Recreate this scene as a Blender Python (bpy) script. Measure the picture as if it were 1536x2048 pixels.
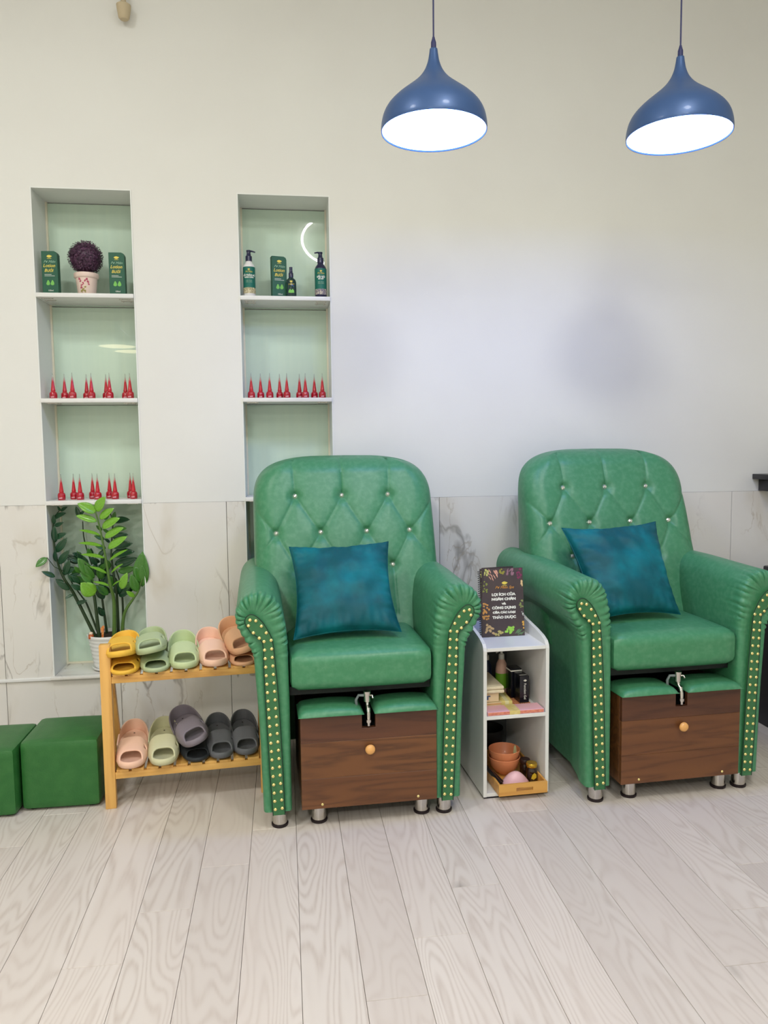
import bpy, bmesh, math, random
from math import sin, cos, pi, radians, sqrt
from mathutils import Vector, Matrix

for o in list(bpy.data.objects):
    bpy.data.objects.remove(o)
SC = bpy.context.scene
COL = SC.collection

# ------------------------------------------------------------------ camera
CAM_YAW, CAM_PITCH, CAM_ROLL = 0.130734, -0.08551, -0.0112
CAM_POS = Vector((0, -3.1, 1.17))
cd = bpy.data.cameras.new('camera')
cam = bpy.data.objects.new('camera', cd)
COL.objects.link(cam)
SC.camera = cam
cd.sensor_fit = 'HORIZONTAL'
cd.sensor_width = 36.0
cd.lens = 1520.35 / 1536 * 36
cd.clip_start = 0.02
_f = Vector((sin(CAM_YAW) * cos(CAM_PITCH), cos(CAM_YAW) * cos(CAM_PITCH), sin(CAM_PITCH)))
_r = Vector((cos(CAM_YAW), -sin(CAM_YAW), 0))
_u = _r.cross(_f)
_r2 = _r * cos(CAM_ROLL) + _u * sin(CAM_ROLL)
_u2 = -_r * sin(CAM_ROLL) + _u * cos(CAM_ROLL)
M = Matrix((_r2, _u2, -_f)).transposed().to_4x4()
M.translation = CAM_POS
cam.matrix_world = M

# ------------------------------------------------------------------ world, exposure
w = bpy.data.worlds.new('room_air')
SC.world = w
w.use_nodes = True
w.node_tree.nodes['Background'].inputs[0].default_value = (1.0, 0.93, 0.80, 1)
w.node_tree.nodes['Background'].inputs[1].default_value = 0.3
SC.view_settings.view_transform = 'Standard'
SC.view_settings.look = 'None'
SC.view_settings.exposure = 0.17
SC.view_settings.gamma = 1.0
SC.view_settings.use_curve_mapping = False
PENDANT_POWER = 20.0          # cool white pendants over the chairs
WARM_POWER = 8.0             # warm lamps further back in the room
CEIL_POWER = 62.0
KEY_POWER = 185.0
RING_POWER = 105.0

# ------------------------------------------------------------------ helpers
def lin(c):
    return tuple(((v / 255) / 12.92 if v / 255 <= 0.04045 else ((v / 255 + 0.055) / 1.055) ** 2.4) for v in c) + (1,)

MATS = {}
def mat(name, rgb, rough=0.5, metal=0.0, spec=0.5, coat=0.0, noise=None, bump=None, sheen=0.0, trans=0.0, emit=None, ior=1.45):
    """noise=(scale, rgb2, amount[, stretch]) mottling between two colours; bump=(scale, strength)"""
    if name in MATS:
        return MATS[name]
    m = bpy.data.materials.new(name)
    m.use_nodes = True
    nt = m.node_tree
    b = nt.nodes['Principled BSDF']
    b.inputs['Base Color'].default_value = lin(rgb)
    b.inputs['Roughness'].default_value = rough
    b.inputs['Metallic'].default_value = metal
    b.inputs['Specular IOR Level'].default_value = spec
    b.inputs['Coat Weight'].default_value = coat
    b.inputs['Coat Roughness'].default_value = 0.08
    b.inputs['Sheen Weight'].default_value = sheen
    b.inputs['Transmission Weight'].default_value = trans
    b.inputs['IOR'].default_value = ior
    if emit:
        b.inputs['Emission Color'].default_value = lin(emit[0])
        b.inputs['Emission Strength'].default_value = emit[1]
    if noise or bump:
        tc = nt.nodes.new('ShaderNodeTexCoord')
    if noise:
        mp = nt.nodes.new('ShaderNodeMapping')
        mp.inputs['Scale'].default_value = noise[3] if len(noise) > 3 else (1, 1, 1)
        nt.links.new(tc.outputs['Object'], mp.inputs['Vector'])
        n = nt.nodes.new('ShaderNodeTexNoise')
        n.inputs['Scale'].default_value = noise[0]
        n.inputs['Detail'].default_value = 6
        nt.links.new(mp.outputs[0], n.inputs['Vector'])
        r = nt.nodes.new('ShaderNodeMapRange')
        r.inputs['From Min'].default_value = 0.42
        r.inputs['From Max'].default_value = 0.72
        r.inputs['To Max'].default_value = noise[2]
        nt.links.new(n.outputs['Fac'], r.inputs['Value'])
        mx = nt.nodes.new('ShaderNodeMix')
        mx.data_type = 'RGBA'
        mx.inputs['A'].default_value = lin(rgb)
        mx.inputs['B'].default_value = lin(noise[1])
        nt.links.new(r.outputs[0], mx.inputs['Factor'])
        nt.links.new(mx.outputs['Result'], b.inputs['Base Color'])
    if bump:
        n2 = nt.nodes.new('ShaderNodeTexNoise')
        n2.inputs['Scale'].default_value = bump[0]
        n2.inputs['Detail'].default_value = 4
        nt.links.new(tc.outputs['Object'], n2.inputs['Vector'])
        bp = nt.nodes.new('ShaderNodeBump')
        bp.inputs['Strength'].default_value = bump[1]
        bp.inputs['Distance'].default_value = 0.01
        nt.links.new(n2.outputs['Fac'], bp.inputs['Height'])
        nt.links.new(bp.outputs[0], b.inputs['Normal'])
    MATS[name] = m
    return m

def emis(name, rgb, strength):
    if name in MATS:
        return MATS[name]
    m = bpy.data.materials.new(name)
    m.use_nodes = True
    nt = m.node_tree
    nt.nodes.clear()
    e = nt.nodes.new('ShaderNodeEmission')
    e.inputs[0].default_value = lin(rgb)
    e.inputs[1].default_value = strength
    o = nt.nodes.new('ShaderNodeOutputMaterial')
    nt.links.new(e.outputs[0], o.inputs[0])
    MATS[name] = m
    return m

def wood(name, c1, c2, axis='Z', scale=6, stretch=12, rough=0.45, rand=True, knots=False, c3=None, dist=1.2, bands=3.0):
    """straight or cathedral grain running along an axis of the object"""
    if name in MATS:
        return MATS[name]
    m = bpy.data.materials.new(name)
    m.use_nodes = True
    nt = m.node_tree
    N, L = nt.nodes, nt.links
    b = N['Principled BSDF']
    b.inputs['Roughness'].default_value = rough
    tc = N.new('ShaderNodeTexCoord')
    mp = N.new('ShaderNodeMapping')
    s = [1.0, 1.0, 1.0]
    s['XYZ'.index(axis)] = 1.0 / stretch
    mp.inputs['Scale'].default_value = s
    L.new(tc.outputs['Object'], mp.inputs['Vector'])
    if rand:
        oi = N.new('ShaderNodeObjectInfo')
        ml = N.new('ShaderNodeMath'); ml.operation = 'MULTIPLY'; ml.inputs[1].default_value = 37.0
        L.new(oi.outputs['Random'], ml.inputs[0])
        ad = N.new('ShaderNodeVectorMath'); ad.operation = 'ADD'
        L.new(mp.outputs[0], ad.inputs[0]); L.new(ml.outputs[0], ad.inputs[1])
        vec = ad.outputs[0]
    else:
        vec = mp.outputs[0]
    base = N.new('ShaderNodeTexNoise')
    base.inputs['Scale'].default_value = scale
    base.inputs['Detail'].default_value = 1.5
    base.inputs['Distortion'].default_value = dist * 0.3
    L.new(vec, base.inputs['Vector'])
    # contour lines of a smooth field = growth rings
    mu = N.new('ShaderNodeMath'); mu.operation = 'MULTIPLY'; mu.inputs[1].default_value = bands * 10
    L.new(base.outputs['Fac'], mu.inputs[0])
    sn = N.new('ShaderNodeMath'); sn.operation = 'SINE'
    L.new(mu.outputs[0], sn.inputs[0])
    mr = N.new('ShaderNodeMapRange')
    mr.inputs['From Min'].default_value = -1; mr.inputs['From Max'].default_value = 1
    L.new(sn.outputs[0], mr.inputs['Value'])
    pw = N.new('ShaderNodeMath'); pw.operation = 'POWER'; pw.inputs[1].default_value = 2.2
    L.new(mr.outputs[0], pw.inputs[0])
    fine = N.new('ShaderNodeTexNoise')
    fine.inputs['Scale'].default_value = scale * 14
    fine.inputs['Detail'].default_value = 4
    L.new(vec, fine.inputs['Vector'])
    mb = N.new('ShaderNodeMath'); mb.operation = 'MULTIPLY'
    L.new(pw.outputs[0], mb.inputs[0]); L.new(fine.outputs['Fac'], mb.inputs[1])
    mx = N.new('ShaderNodeMix'); mx.data_type = 'RGBA'
    mx.inputs['A'].default_value = lin(c1); mx.inputs['B'].default_value = lin(c2)
    L.new(mb.outputs[0], mx.inputs['Factor'])
    res = mx.outputs['Result']
    if c3:
        big = N.new('ShaderNodeTexNoise')
        big.inputs['Scale'].default_value = scale * 0.35
        big.inputs['Detail'].default_value = 2
        L.new(vec, big.inputs['Vector'])
        r3 = N.new('ShaderNodeMapRange')
        r3.inputs['From Min'].default_value = 0.42; r3.inputs['From Max'].default_value = 0.7
        r3.inputs['To Max'].default_value = 0.75
        L.new(big.outputs['Fac'], r3.inputs['Value'])
        m3 = N.new('ShaderNodeMix'); m3.data_type = 'RGBA'
        m3.inputs['B'].default_value = lin(c3)
        L.new(res, m3.inputs['A']); L.new(r3.outputs[0], m3.inputs['Factor'])
        res = m3.outputs['Result']
    if knots:
        vo = N.new('ShaderNodeTexVoronoi')
        vo.inputs['Scale'].default_value = 2.4
        mp2 = N.new('ShaderNodeMapping'); mp2.inputs['Scale'].default_value = (1.6, 0.8, 1)
        ad2 = N.new('ShaderNodeVectorMath'); ad2.operation = 'ADD'
        L.new(tc.outputs['Object'], ad2.inputs[0])
        if rand:
            L.new(ml.outputs[0], ad2.inputs[1])
        L.new(ad2.outputs[0], mp2.inputs['Vector'])
        L.new(mp2.outputs[0], vo.inputs['Vector'])
        rk = N.new('ShaderNodeMapRange')
        rk.inputs['From Min'].default_value = 0.015; rk.inputs['From Max'].default_value = 0.085
        rk.inputs['To Min'].default_value = 0.55; rk.inputs['To Max'].default_value = 0.0
        L.new(vo.outputs['Distance'], rk.inputs['Value'])
        mk = N.new('ShaderNodeMix'); mk.data_type = 'RGBA'
        mk.inputs['B'].default_value = lin(tuple(v * 0.62 for v in c2))
        L.new(res, mk.inputs['A']); L.new(rk.outputs[0], mk.inputs['Factor'])
        res = mk.outputs['Result']
    if rand:
        hs = N.new('ShaderNodeHueSaturation')
        rv = N.new('ShaderNodeMapRange')
        rv.inputs['To Min'].default_value = 0.93; rv.inputs['To Max'].default_value = 1.05
        L.new(oi.outputs['Random'], rv.inputs['Value'])
        L.new(rv.outputs[0], hs.inputs['Value'])
        L.new(res, hs.inputs['Color'])
        res = hs.outputs[0]
    L.new(res, b.inputs['Base Color'])
    bp = N.new('ShaderNodeBump')
    bp.inputs['Strength'].default_value = 0.05
    bp.inputs['Distance'].default_value = 0.002
    L.new(mb.outputs[0], bp.inputs['Height'])
    L.new(bp.outputs[0], b.inputs['Normal'])
    MATS[name] = m
    return m

def marble(name):
    m = bpy.data.materials.new(name)
    m.use_nodes = True
    nt = m.node_tree
    N, L = nt.nodes, nt.links
    b = N['Principled BSDF']
    b.inputs['Roughness'].default_value = 0.22
    tc = N.new('ShaderNodeTexCoord')
    oi = N.new('ShaderNodeObjectInfo')
    ml = N.new('ShaderNodeMath'); ml.operation = 'MULTIPLY'; ml.inputs[1].default_value = 23.0
    L.new(oi.outputs['Random'], ml.inputs[0])
    ad = N.new('ShaderNodeVectorMath'); ad.operation = 'ADD'
    L.new(tc.outputs['Object'], ad.inputs[0]); L.new(ml.outputs[0], ad.inputs[1])
    res = None
    prev = lin((224, 221, 214))
    for k, (sc, wd, amt, col) in enumerate(((2.1, 0.012, 0.75, (140, 134, 126)), (4.5, 0.010, 0.5, (165, 150, 128)), (1.2, 0.06, 0.45, (200, 190, 170)))):
        mp = N.new('ShaderNodeMapping')
        mp.inputs['Rotation'].default_value = (0, 0.5, 0)
        mp.inputs['Scale'].default_value = (1.5, 1, 0.55)
        mp.inputs['Location'].default_value = (k * 3.1, 0, k)
        L.new(ad.outputs[0], mp.inputs['Vector'])
        n = N.new('ShaderNodeTexNoise')
        n.inputs['Scale'].default_value = sc
        n.inputs['Detail'].default_value = 5
        n.inputs['Distortion'].default_value = 0.6
        L.new(mp.outputs[0], n.inputs['Vector'])
        s = N.new('ShaderNodeMath'); s.operation = 'SUBTRACT'; s.inputs[1].default_value = 0.5
        L.new(n.outputs['Fac'], s.inputs[0])
        a = N.new('ShaderNodeMath'); a.operation = 'ABSOLUTE'
        L.new(s.outputs[0], a.inputs[0])
        r = N.new('ShaderNodeMapRange')
        r.inputs['From Min'].default_value = 0; r.inputs['From Max'].default_value = wd
        r.inputs['To Min'].default_value = amt; r.inputs['To Max'].default_value = 0
        L.new(a.outputs[0], r.inputs['Value'])
        # break the veins up
        n2 = N.new('ShaderNodeTexNoise'); n2.inputs['Scale'].default_value = 3.0
        L.new(ad.outputs[0], n2.inputs['Vector'])
        r2 = N.new('ShaderNodeMapRange')
        r2.inputs['From Min'].default_value = 0.44; r2.inputs['From Max'].default_value = 0.58
        L.new(n2.outputs['Fac'], r2.inputs['Value'])
        mm = N.new('ShaderNodeMath'); mm.operation = 'MULTIPLY'
        L.new(r.outputs[0], mm.inputs[0]); L.new(r2.outputs[0], mm.inputs[1])
        mx = N.new('ShaderNodeMix'); mx.data_type = 'RGBA'
        if res is None:
            mx.inputs['A'].default_value = prev
        else:
            L.new(res, mx.inputs['A'])
        mx.inputs['B'].default_value = lin(col)
        L.new(mm.outputs[0], mx.inputs['Factor'])
        res = mx.outputs['Result']
    L.new(res, b.inputs['Base Color'])
    return m

class MB:
    """collects shapes into one mesh"""
    def __init__(self):
        self.bm = bmesh.new()
    def _new(self, verts, faces):
        vs = [self.bm.verts.new(v) for v in verts]
        for f in faces:
            try:
                self.bm.faces.new([vs[i] for i in f])
            except ValueError:
                pass
        return vs
    def box(self, x0, y0, z0, x1, y1, z1, bev=0.0, seg=2, mx=None):
        b2 = bmesh.new()
        c = [(x, y, z) for z in (z0, z1) for y in (y0, y1) for x in (x0, x1)]
        vs = [b2.verts.new(v) for v in c]
        for f in ((0, 2, 3, 1), (4, 5, 7, 6), (0, 1, 5, 4), (2, 6, 7, 3), (0, 4, 6, 2), (1, 3, 7, 5)):
            b2.faces.new([vs[i] for i in f])
        if bev:
            bmesh.ops.bevel(b2, geom=b2.edges[:], offset=bev, segments=seg, profile=0.5, affect='EDGES')
        self.merge(b2, mx)
        return self
    def merge(self, b2, mx=None):
        if mx is not None:
            bmesh.ops.transform(b2, matrix=mx, verts=b2.verts[:])
        b2.verts.index_update()
        self._new([v.co.copy() for v in b2.verts], [[v.index for v in f.verts] for f in b2.faces])
        b2.free()
    def lathe(self, prof, seg=32, cx=0, cy=0, cz=0, cap=(False, False), mx=None):
        vs, fs = [], []
        for r, z in prof:
            for k in range(seg):
                a = 2 * pi * k / seg
                vs.append((cx + r * cos(a), cy + r * sin(a), cz + z))
        n = len(prof)
        for i in range(n - 1):
            for k in range(seg):
                k2 = (k + 1) % seg
                fs.append((i * seg + k, i * seg + k2, (i + 1) * seg + k2, (i + 1) * seg + k))
        if cap[0]:
            fs.append(tuple(reversed(range(seg))))
        if cap[1]:
            fs.append(tuple((n - 1) * seg + k for k in range(seg)))
        if mx is not None:
            vs = [mx @ Vector(v) for v in vs]
        self._new(vs, fs)
        return self
    def cyl(self, x, y, z0, z1, r, seg=24, r2=None):
        return self.lathe([(r, z0), (r if r2 is None else r2, z1)], seg, x, y, 0, (True, True))
    def tube(self, pts, r, seg=10, caps=True):
        pts = [Vector(p) for p in pts]
        rs = r if isinstance(r, (list, tuple)) else [r] * len(pts)
        vs, fs = [], []
        up = None
        for i, p in enumerate(pts):
            d = (pts[min(i + 1, len(pts) - 1)] - pts[max(i - 1, 0)]).normalized()
            if up is None:
                up = Vector((0, 0, 1)) if abs(d.z) < 0.9 else Vector((1, 0, 0))
            a = d.cross(up).normalized()
            bb = a.cross(d).normalized()
            up = bb
            for k in range(seg):
                t = 2 * pi * k / seg
                vs.append(p + (a * cos(t) + bb * sin(t)) * rs[i])
        for i in range(len(pts) - 1):
            for k in range(seg):
                k2 = (k + 1) % seg
                fs.append((i * seg + k, (i + 1) * seg + k, (i + 1) * seg + k2, i * seg + k2))
        if caps:
            fs.append(tuple(range(seg)))
            fs.append(tuple(reversed([(len(pts) - 1) * seg + k for k in range(seg)])))
        self._new(vs, fs)
        return self
    def grid(self, fn, nu, nv, closed_u=False, skip=None):
        vs = [fn(i / nu, j / nv) for j in range(nv + 1) for i in range(nu + (0 if closed_u else 1))]
        w_ = nu if closed_u else nu + 1
        fs = []
        for j in range(nv):
            for i in range(nu):
                if skip and skip(i / nu, j / nv):
                    continue
                i2 = (i + 1) % w_ if closed_u else i + 1
                fs.append((j * w_ + i, j * w_ + i2, (j + 1) * w_ + i2, (j + 1) * w_ + i))
        self._new(vs, fs)
        return self
    def prism(self, poly, d0, d1, plane='XZ', bev=0.0):
        """extrude a 2-D outline between two depths"""
        b2 = bmesh.new()
        def P(a, b, d):
            return {'XZ': (a, d, b), 'XY': (a, b, d), 'YZ': (d, a, b)}[plane]
        n = len(poly)
        A = [b2.verts.new(P(a, b, d0)) for a, b in poly]
        B = [b2.verts.new(P(a, b, d1)) for a, b in poly]
        b2.faces.new(A)
        b2.faces.new(list(reversed(B)))
        for i in range(n):
            b2.faces.new((A[i], B[i], B[(i + 1) % n], A[(i + 1) % n]))
        bmesh.ops.recalc_face_normals(b2, faces=b2.faces[:])
        if bev:
            es = [e for e in b2.edges if (e.verts[0] in A) == (e.verts[1] in A)]
            bmesh.ops.bevel(b2, geom=es, offset=bev, segments=2, profile=0.5, affect='EDGES')
        self.merge(b2)
        return self
    def sphere(self, c, r, seg=12, rings=8, s=(1, 1, 1), mx=None):
        b2 = bmesh.new()
        bmesh.ops.create_uvsphere(b2, u_segments=seg, v_segments=rings, radius=r)
        m = Matrix.Translation(c) @ Matrix.Diagonal((s[0], s[1], s[2], 1))
        if mx is not None:
            m = mx @ m
        self.merge(b2, m)
        return self
    def build(self, name, m, parent=None, smooth=True, loc=None, rot=None, mods=None, angle=40):
        bmesh.ops.recalc_face_normals(self.bm, faces=self.bm.faces[:])
        me = bpy.data.meshes.new(name)
        self.bm.to_mesh(me)
        self.bm.free()
        me.materials.append(m)
        if smooth:
            me.polygons.foreach_set('use_smooth', [True] * len(me.polygons))
            me.set_sharp_from_angle(angle=radians(angle))
        o = bpy.data.objects.new(name, me)
        COL.objects.link(o)
        if parent is not None:
            o.parent = parent
        if loc is not None:
            o.location = loc
        if rot is not None:
            o.rotation_euler = rot
        return o

def thing(name, label, cat, loc=(0, 0, 0), rot=(0, 0, 0), group=None):
    o = bpy.data.objects.new(name, None)
    o.empty_display_size = 0.05
    COL.objects.link(o)
    o.location = loc
    o.rotation_euler = rot if isinstance(rot, (tuple, list)) else (0, 0, rot)
    o['label'] = label
    o['category'] = cat
    if group:
        o['group'] = group
    return o

def tag(o, label, cat=None, group=None):
    o['label'] = label
    if cat:
        o['category'] = cat
    if group:
        o['group'] = group
    return o

def struct(o):
    o['kind'] = 'structure'
    return o

def copy_tree(o, parent=None):
    c = o.copy()
    COL.objects.link(c)
    c.parent = parent
    for ch in list(o.children):
        copy_tree(ch, c)
    return c

def solid(o, t, off=0.0):
    m = o.modifiers.new('thick', 'SOLIDIFY')
    m.thickness = t
    m.offset = off
    return o

def bevmod(o, wd, seg=2):
    m = o.modifiers.new('bevel', 'BEVEL')
    m.width = wd
    m.segments = seg
    m.limit_method = 'ANGLE'
    return o

def subd(o, n=1):
    m = o.modifiers.new('sub', 'SUBSURF')
    m.levels = n
    m.render_levels = n
    return o

def text(name, s, size, m, parent, loc, rot=(pi / 2, 0, 0), ext=0.0003, bold=0.0, shear=0.0, align='CENTER', sx=1.0, space=1.0, width=None, bend=None):
    cu = bpy.data.curves.new(name, 'FONT')
    cu.body = s
    cu.size = size
    cu.extrude = ext
    cu.offset = bold
    cu.shear = shear
    cu.align_x = align
    cu.align_y = 'CENTER'
    cu.space_character = space
    cu.space_line = 0.95
    cu.resolution_u = 3
    t = bpy.data.objects.new(name, cu)
    COL.objects.link(t)
    dg = bpy.context.evaluated_depsgraph_get()
    me = bpy.data.meshes.new_from_object(t.evaluated_get(dg))
    bpy.data.objects.remove(t)
    me.name = name
    if width:
        xs_ = [v.co.x for v in me.vertices]
        sx = width / (max(xs_) - min(xs_))
    if bend:   # wrap flat lettering round an upright cylinder of radius bend
        for v in me.vertices:
            a = v.co.x * sx / bend
            v.co = Vector((bend * sin(a) / sx, v.co.y, v.co.z + bend * (cos(a) - 1)))
    me.materials.clear()
    me.materials.append(m)
    o = bpy.data.objects.new(name, me)
    COL.objects.link(o)
    o.parent = parent
    o.location = loc
    o.rotation_euler = rot
    o.scale = (sx, 1, 1)
    return o

def smoothpoly(pts, n=6, closed=True):
    out = []
    N_ = len(pts)
    rng = range(N_) if closed else range(N_ - 1)
    for i in rng:
        p0, p1, p2, p3 = [Vector(pts[(i + k) % N_] if closed else pts[min(max(i + k, 0), N_ - 1)]) for k in (-1, 0, 1, 2)]
        for k in range(n):
            t = k / n
            out.append(0.5 * ((2 * p1) + (-p0 + p2) * t + (2 * p0 - 5 * p1 + 4 * p2 - p3) * t * t + (-p0 + 3 * p1 - 3 * p2 + p3) * t ** 3))
    if not closed:
        out.append(Vector(pts[-1]))
    return out

def blob(n=9, rx=1, rz=1, rnd=random, jag=0.25):
    return [(rx * cos(2 * pi * k / n) * (1 + rnd.uniform(-jag, jag)), rz * sin(2 * pi * k / n) * (1 + rnd.uniform(-jag, jag))) for k in range(n)]

# ------------------------------------------------------------------ materials
m_wall = mat('wall_paint', (226, 226, 220), 0.6, noise=(3, (221, 220, 214), 0.5), bump=(180, 0.02))
m_white = mat('white_board', (226, 226, 222), 0.35)
m_marble = marble('marble_tile')
m_grout = mat('grout', (150, 146, 138), 0.8)
m_floor = wood('grey_oak_laminate', (213, 204, 195), (186, 172, 161), 'Y', 8.0, 7, 0.42, knots=True, c3=(203, 192, 183), bands=15, dist=.6)
m_leather = mat('green_leather', (64, 130, 90), 0.40, spec=0.5, noise=(60, (120, 172, 138), 0.22), bump=(260, 0.04))
m_leather2 = mat('green_leather_dark', (52, 108, 66), 0.40, noise=(30, (80, 132, 88), 0.3), bump=(240, 0.08))
m_ott = mat('green_leatherette', (40, 100, 44), 0.42, noise=(26, (66, 122, 62), 0.35), bump=(300, 0.12))
m_gold = mat('brass', (244, 226, 150), 0.25, 0.85)
m_steel = mat('chrome', (200, 196, 190), 0.18, 1.0)
m_rubber = mat('black_rubber', (30, 18, 22), 0.5)
m_black = mat('black_laminate', (22, 22, 30), 0.35)
m_void = mat('dark_lining', (14, 22, 22), 0.6)
m_walnut = wood('walnut', (114, 72, 38), (64, 36, 20), 'X', 16, 9, 0.42, bands=3.4, rand=True, c3=(90, 52, 28))
m_walnutd = wood('walnut_dark', (94, 56, 34), (56, 30, 20), 'X', 16, 9, 0.42, bands=3.4, rand=True, c3=(74, 42, 26))
m_pine = wood('pine', (228, 178, 98), (188, 128, 56), 'Z', 40, 16, 0.4, bands=1.2)
m_pinex = wood('pine_slat', (226, 176, 96), (180, 120, 50), 'Y', 30, 10, 0.35, bands=1.2)
m_pinel = wood('pine_rail', (228, 178, 98), (188, 128, 56), 'X', 40, 16, 0.35, bands=1.2)
m_bamboo = wood('bamboo', (216, 162, 82), (184, 122, 50), 'X', 30, 14, 0.4, bands=1.3)
m_shade = mat('blue_grey_enamel', (60, 90, 138), 0.42, 0.2, coat=0.1)
m_cord = mat('dark_blue_cord', (44, 48, 92), 0.5)
m_glass_green = mat('green_back_painted_glass', (200, 222, 204), 0.0, spec=0.55, coat=0.2, noise=(4, (206, 226, 206), 0.6, (12, 1, 0.6)))
m_velvet = mat('teal_velvet', (0, 78, 86), 0.55, spec=0.3, sheen=0.08, noise=(9, (0, 132, 142), 0.6), bump=(14, 0.35))
m_velvet.node_tree.nodes['Principled BSDF'].inputs['Sheen Roughness'].default_value = 0.35
m_velvet.node_tree.nodes['Principled BSDF'].inputs['Sheen Tint'].default_value = lin((90, 190, 205))
m_soil = mat('soil', (52, 38, 26), 0.9, bump=(90, 0.5))
m_ceramic = mat('white_ceramic', (232, 232, 228), 0.22, coat=0.4)

# ------------------------------------------------------------------ room shell
XL, XR, YB, ZC = -3.0, 3.1, -6.4, 3.3
TT = 0.959                      # top of the tiled part
NZ0, NZ1 = 0.278, 2.159         # niche bottom and top
NICHES = ((-0.921, -0.555), (-0.156, 0.203))
ND = 0.18
b = MB()
for x0, x1 in ((XL - .3, NICHES[0][0]), (NICHES[0][1], NICHES[1][0]), (NICHES[1][1], XR + .3)):
    b.box(x0, 0, TT, x1, 0.30, ZC)
    b.box(x0, 0.012, 0, x1, 0.30, TT)
for x0, x1 in NICHES:
    b.box(x0, 0, NZ1, x1, 0.30, ZC)
    b.box(x0, 0.012, 0, x1, 0.30, NZ0 - 0.02)
    b.box(x0, 0.186, NZ0 - 0.02, x1, 0.30, NZ1)
wall = struct(b.build('wall_back', m_wall, smooth=False))
struct(MB().box(XL - .3, YB, 0, XL, 0, ZC).build('wall_left', m_wall, smooth=False))
struct(MB().box(XR, YB, 0, XR + .3, 0, ZC).build('wall_right', m_wall, smooth=False))
struct(MB().box(XL - .3, YB - .3, 0, XR + .3, YB, ZC).build('wall_rear', m_wall, smooth=False))
struct(MB().box(XL - .3, YB - .3, ZC, XR + .3, .3, ZC + .2).build('ceiling', m_wall, smooth=False))

# marble tiles, one object each, let into the wall
cols = [-0.666 + 0.4355 * k for k in range(-6, 10)]
rects = []
for i in range(len(cols) - 1):
    a, c_ = cols[i], cols[i + 1]
    rects.append((a, c_, 0.0, 0.2615))
    spans = [(a, c_)]
    for n0, n1 in NICHES:
        nxt = []
        for s0, s1 in spans:
            if n1 <= s0 or n0 >= s1:
                nxt.append((s0, s1)); continue
            if s0 < n0: nxt.append((s0, n0))
            if n1 < s1: nxt.append((n1, s1))
        spans = nxt
    for s0, s1 in spans:
        if s1 - s0 > 0.006:
            rects.append((s0, s1, 0.268, TT))
for x0, x1, z0, z1 in rects:
    if x1 < XL or x0 > XR:
        continue
    x0 = max(x0, XL); x1 = min(x1, XR)
    g = 0.0009
    cx, cz = (x0 + x1) / 2, (z0 + z1) / 2
    MB().box(x0 + g - cx, 0, z0 + g - cz, x1 - g - cx, 0.0135, z1 - g - cz, 0.0008, 1).build('tile', m_marble, wall, smooth=False, loc=(cx, -0.0015, cz))
# white trim strip along the wall under the niches
b = MB()
b.box(XL, -0.010, 0.262, XR, 0.011, 0.274, 0.002, 1)
struct(b.build('trim_1', m_white))

# niche linings and glass back panels
m_lining = mat('niche_lining_paint', (228, 230, 226), 0.45)
m_seal = mat('cream_seal', (232, 228, 206), 0.5)
for i, (x0, x1) in enumerate(NICHES):
    b = MB()
    b.box(x0 - 0.0015, -0.0025, NZ0 + 0.0, x0 + 0.003, 0.185, NZ1)
    b.box(x1 - 0.003, -0.0025, NZ0 + 0.0, x1 + 0.0015, 0.185, NZ1)
    b.box(x0, -0.0015, NZ1 - 0.003, x1, 0.185, NZ1 + 0.001)
    b.build('niche_lining', m_lining, wall, smooth=False)
    zs = [NZ0 + .0, 0.955, 1.354, 1.748, NZ1 - 0.004]
    for k in range(4):
        MB().box(x0 + 0.004, 0.176, zs[k] + .002, x1 - 0.004, 0.184, zs[k + 1] - .002).build('glass_panel', m_glass_green, wall, smooth=False)
    b = MB()
    b.box(x0 + 0.003, 0.168, NZ0, x0 + 0.010, 0.1765, NZ1 - .003)
    b.box(x1 - 0.010, 0.168, NZ0, x1 - 0.003, 0.1765, NZ1 - .003)
    b.box(x0 + 0.003, 0.170, NZ0, x1 - 0.003, 0.1765, NZ0 + .008)
    b.build('seal_bead', m_seal, wall, smooth=False)
    b = MB().box(x0 - 0.008, -0.022, NZ0 - 0.012, x1 + 0.006, 0.012, NZ0, 0.003)
    b.box(x0 + .001, 0.0, NZ0 - 0.015, x1 - .001, 0.180, NZ0 - 0.0005)
    b.build('niche_sill', m_marble, wall)

# floor planks: rows 134.5 mm wide, each plank an object of its own
floor = struct(MB().box(XL, YB, -0.12, XR, 0.0, -0.008).build('floor', m_grout, smooth=False))
PW, PL = 0.1345, 1.15
random.seed(4)
full = None
k = -24
while 0.0145 + k * PW < XR:
    xa = 0.0145 + k * PW
    x0, x1 = max(xa, XL), min(xa + PW, XR)
    if x1 - x0 > 0.01:
        off = (-1.59 + 0.19 * (k - 1)) % PL
        y = -off - 0.0
        edges = [0.0]
        yy = -(PL - off)
        ys = []
        t = off - PL * 8
        while t < 0.01:
            if YB < t < -0.02: ys.append(t)
            t += PL
        ys = [YB] + ys + [0.0]
        for j in range(len(ys) - 1):
            ya, yb = ys[j], ys[j + 1]
            cx, cy = (x0 + x1) / 2, (ya + yb) / 2
            g = 0.0005
            key = (round(x1 - x0, 4), round(yb - ya, 4))
            if full and key == full[0]:
                o = bpy.data.objects.new('plank', full[1]); COL.objects.link(o); o.parent = floor; o.location = (cx, cy, 0)
            else:
                o = MB().box(x0 + g - cx, ya + g - cy, -0.008, x1 - g - cx, yb - g - cy, 0.0, 0.0006, 1).build('plank', m_floor, floor, smooth=False, loc=(cx, cy, 0))
                if key == (round(PW, 4), round(PL, 4)): full = (key, o.data)
    k += 1

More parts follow.
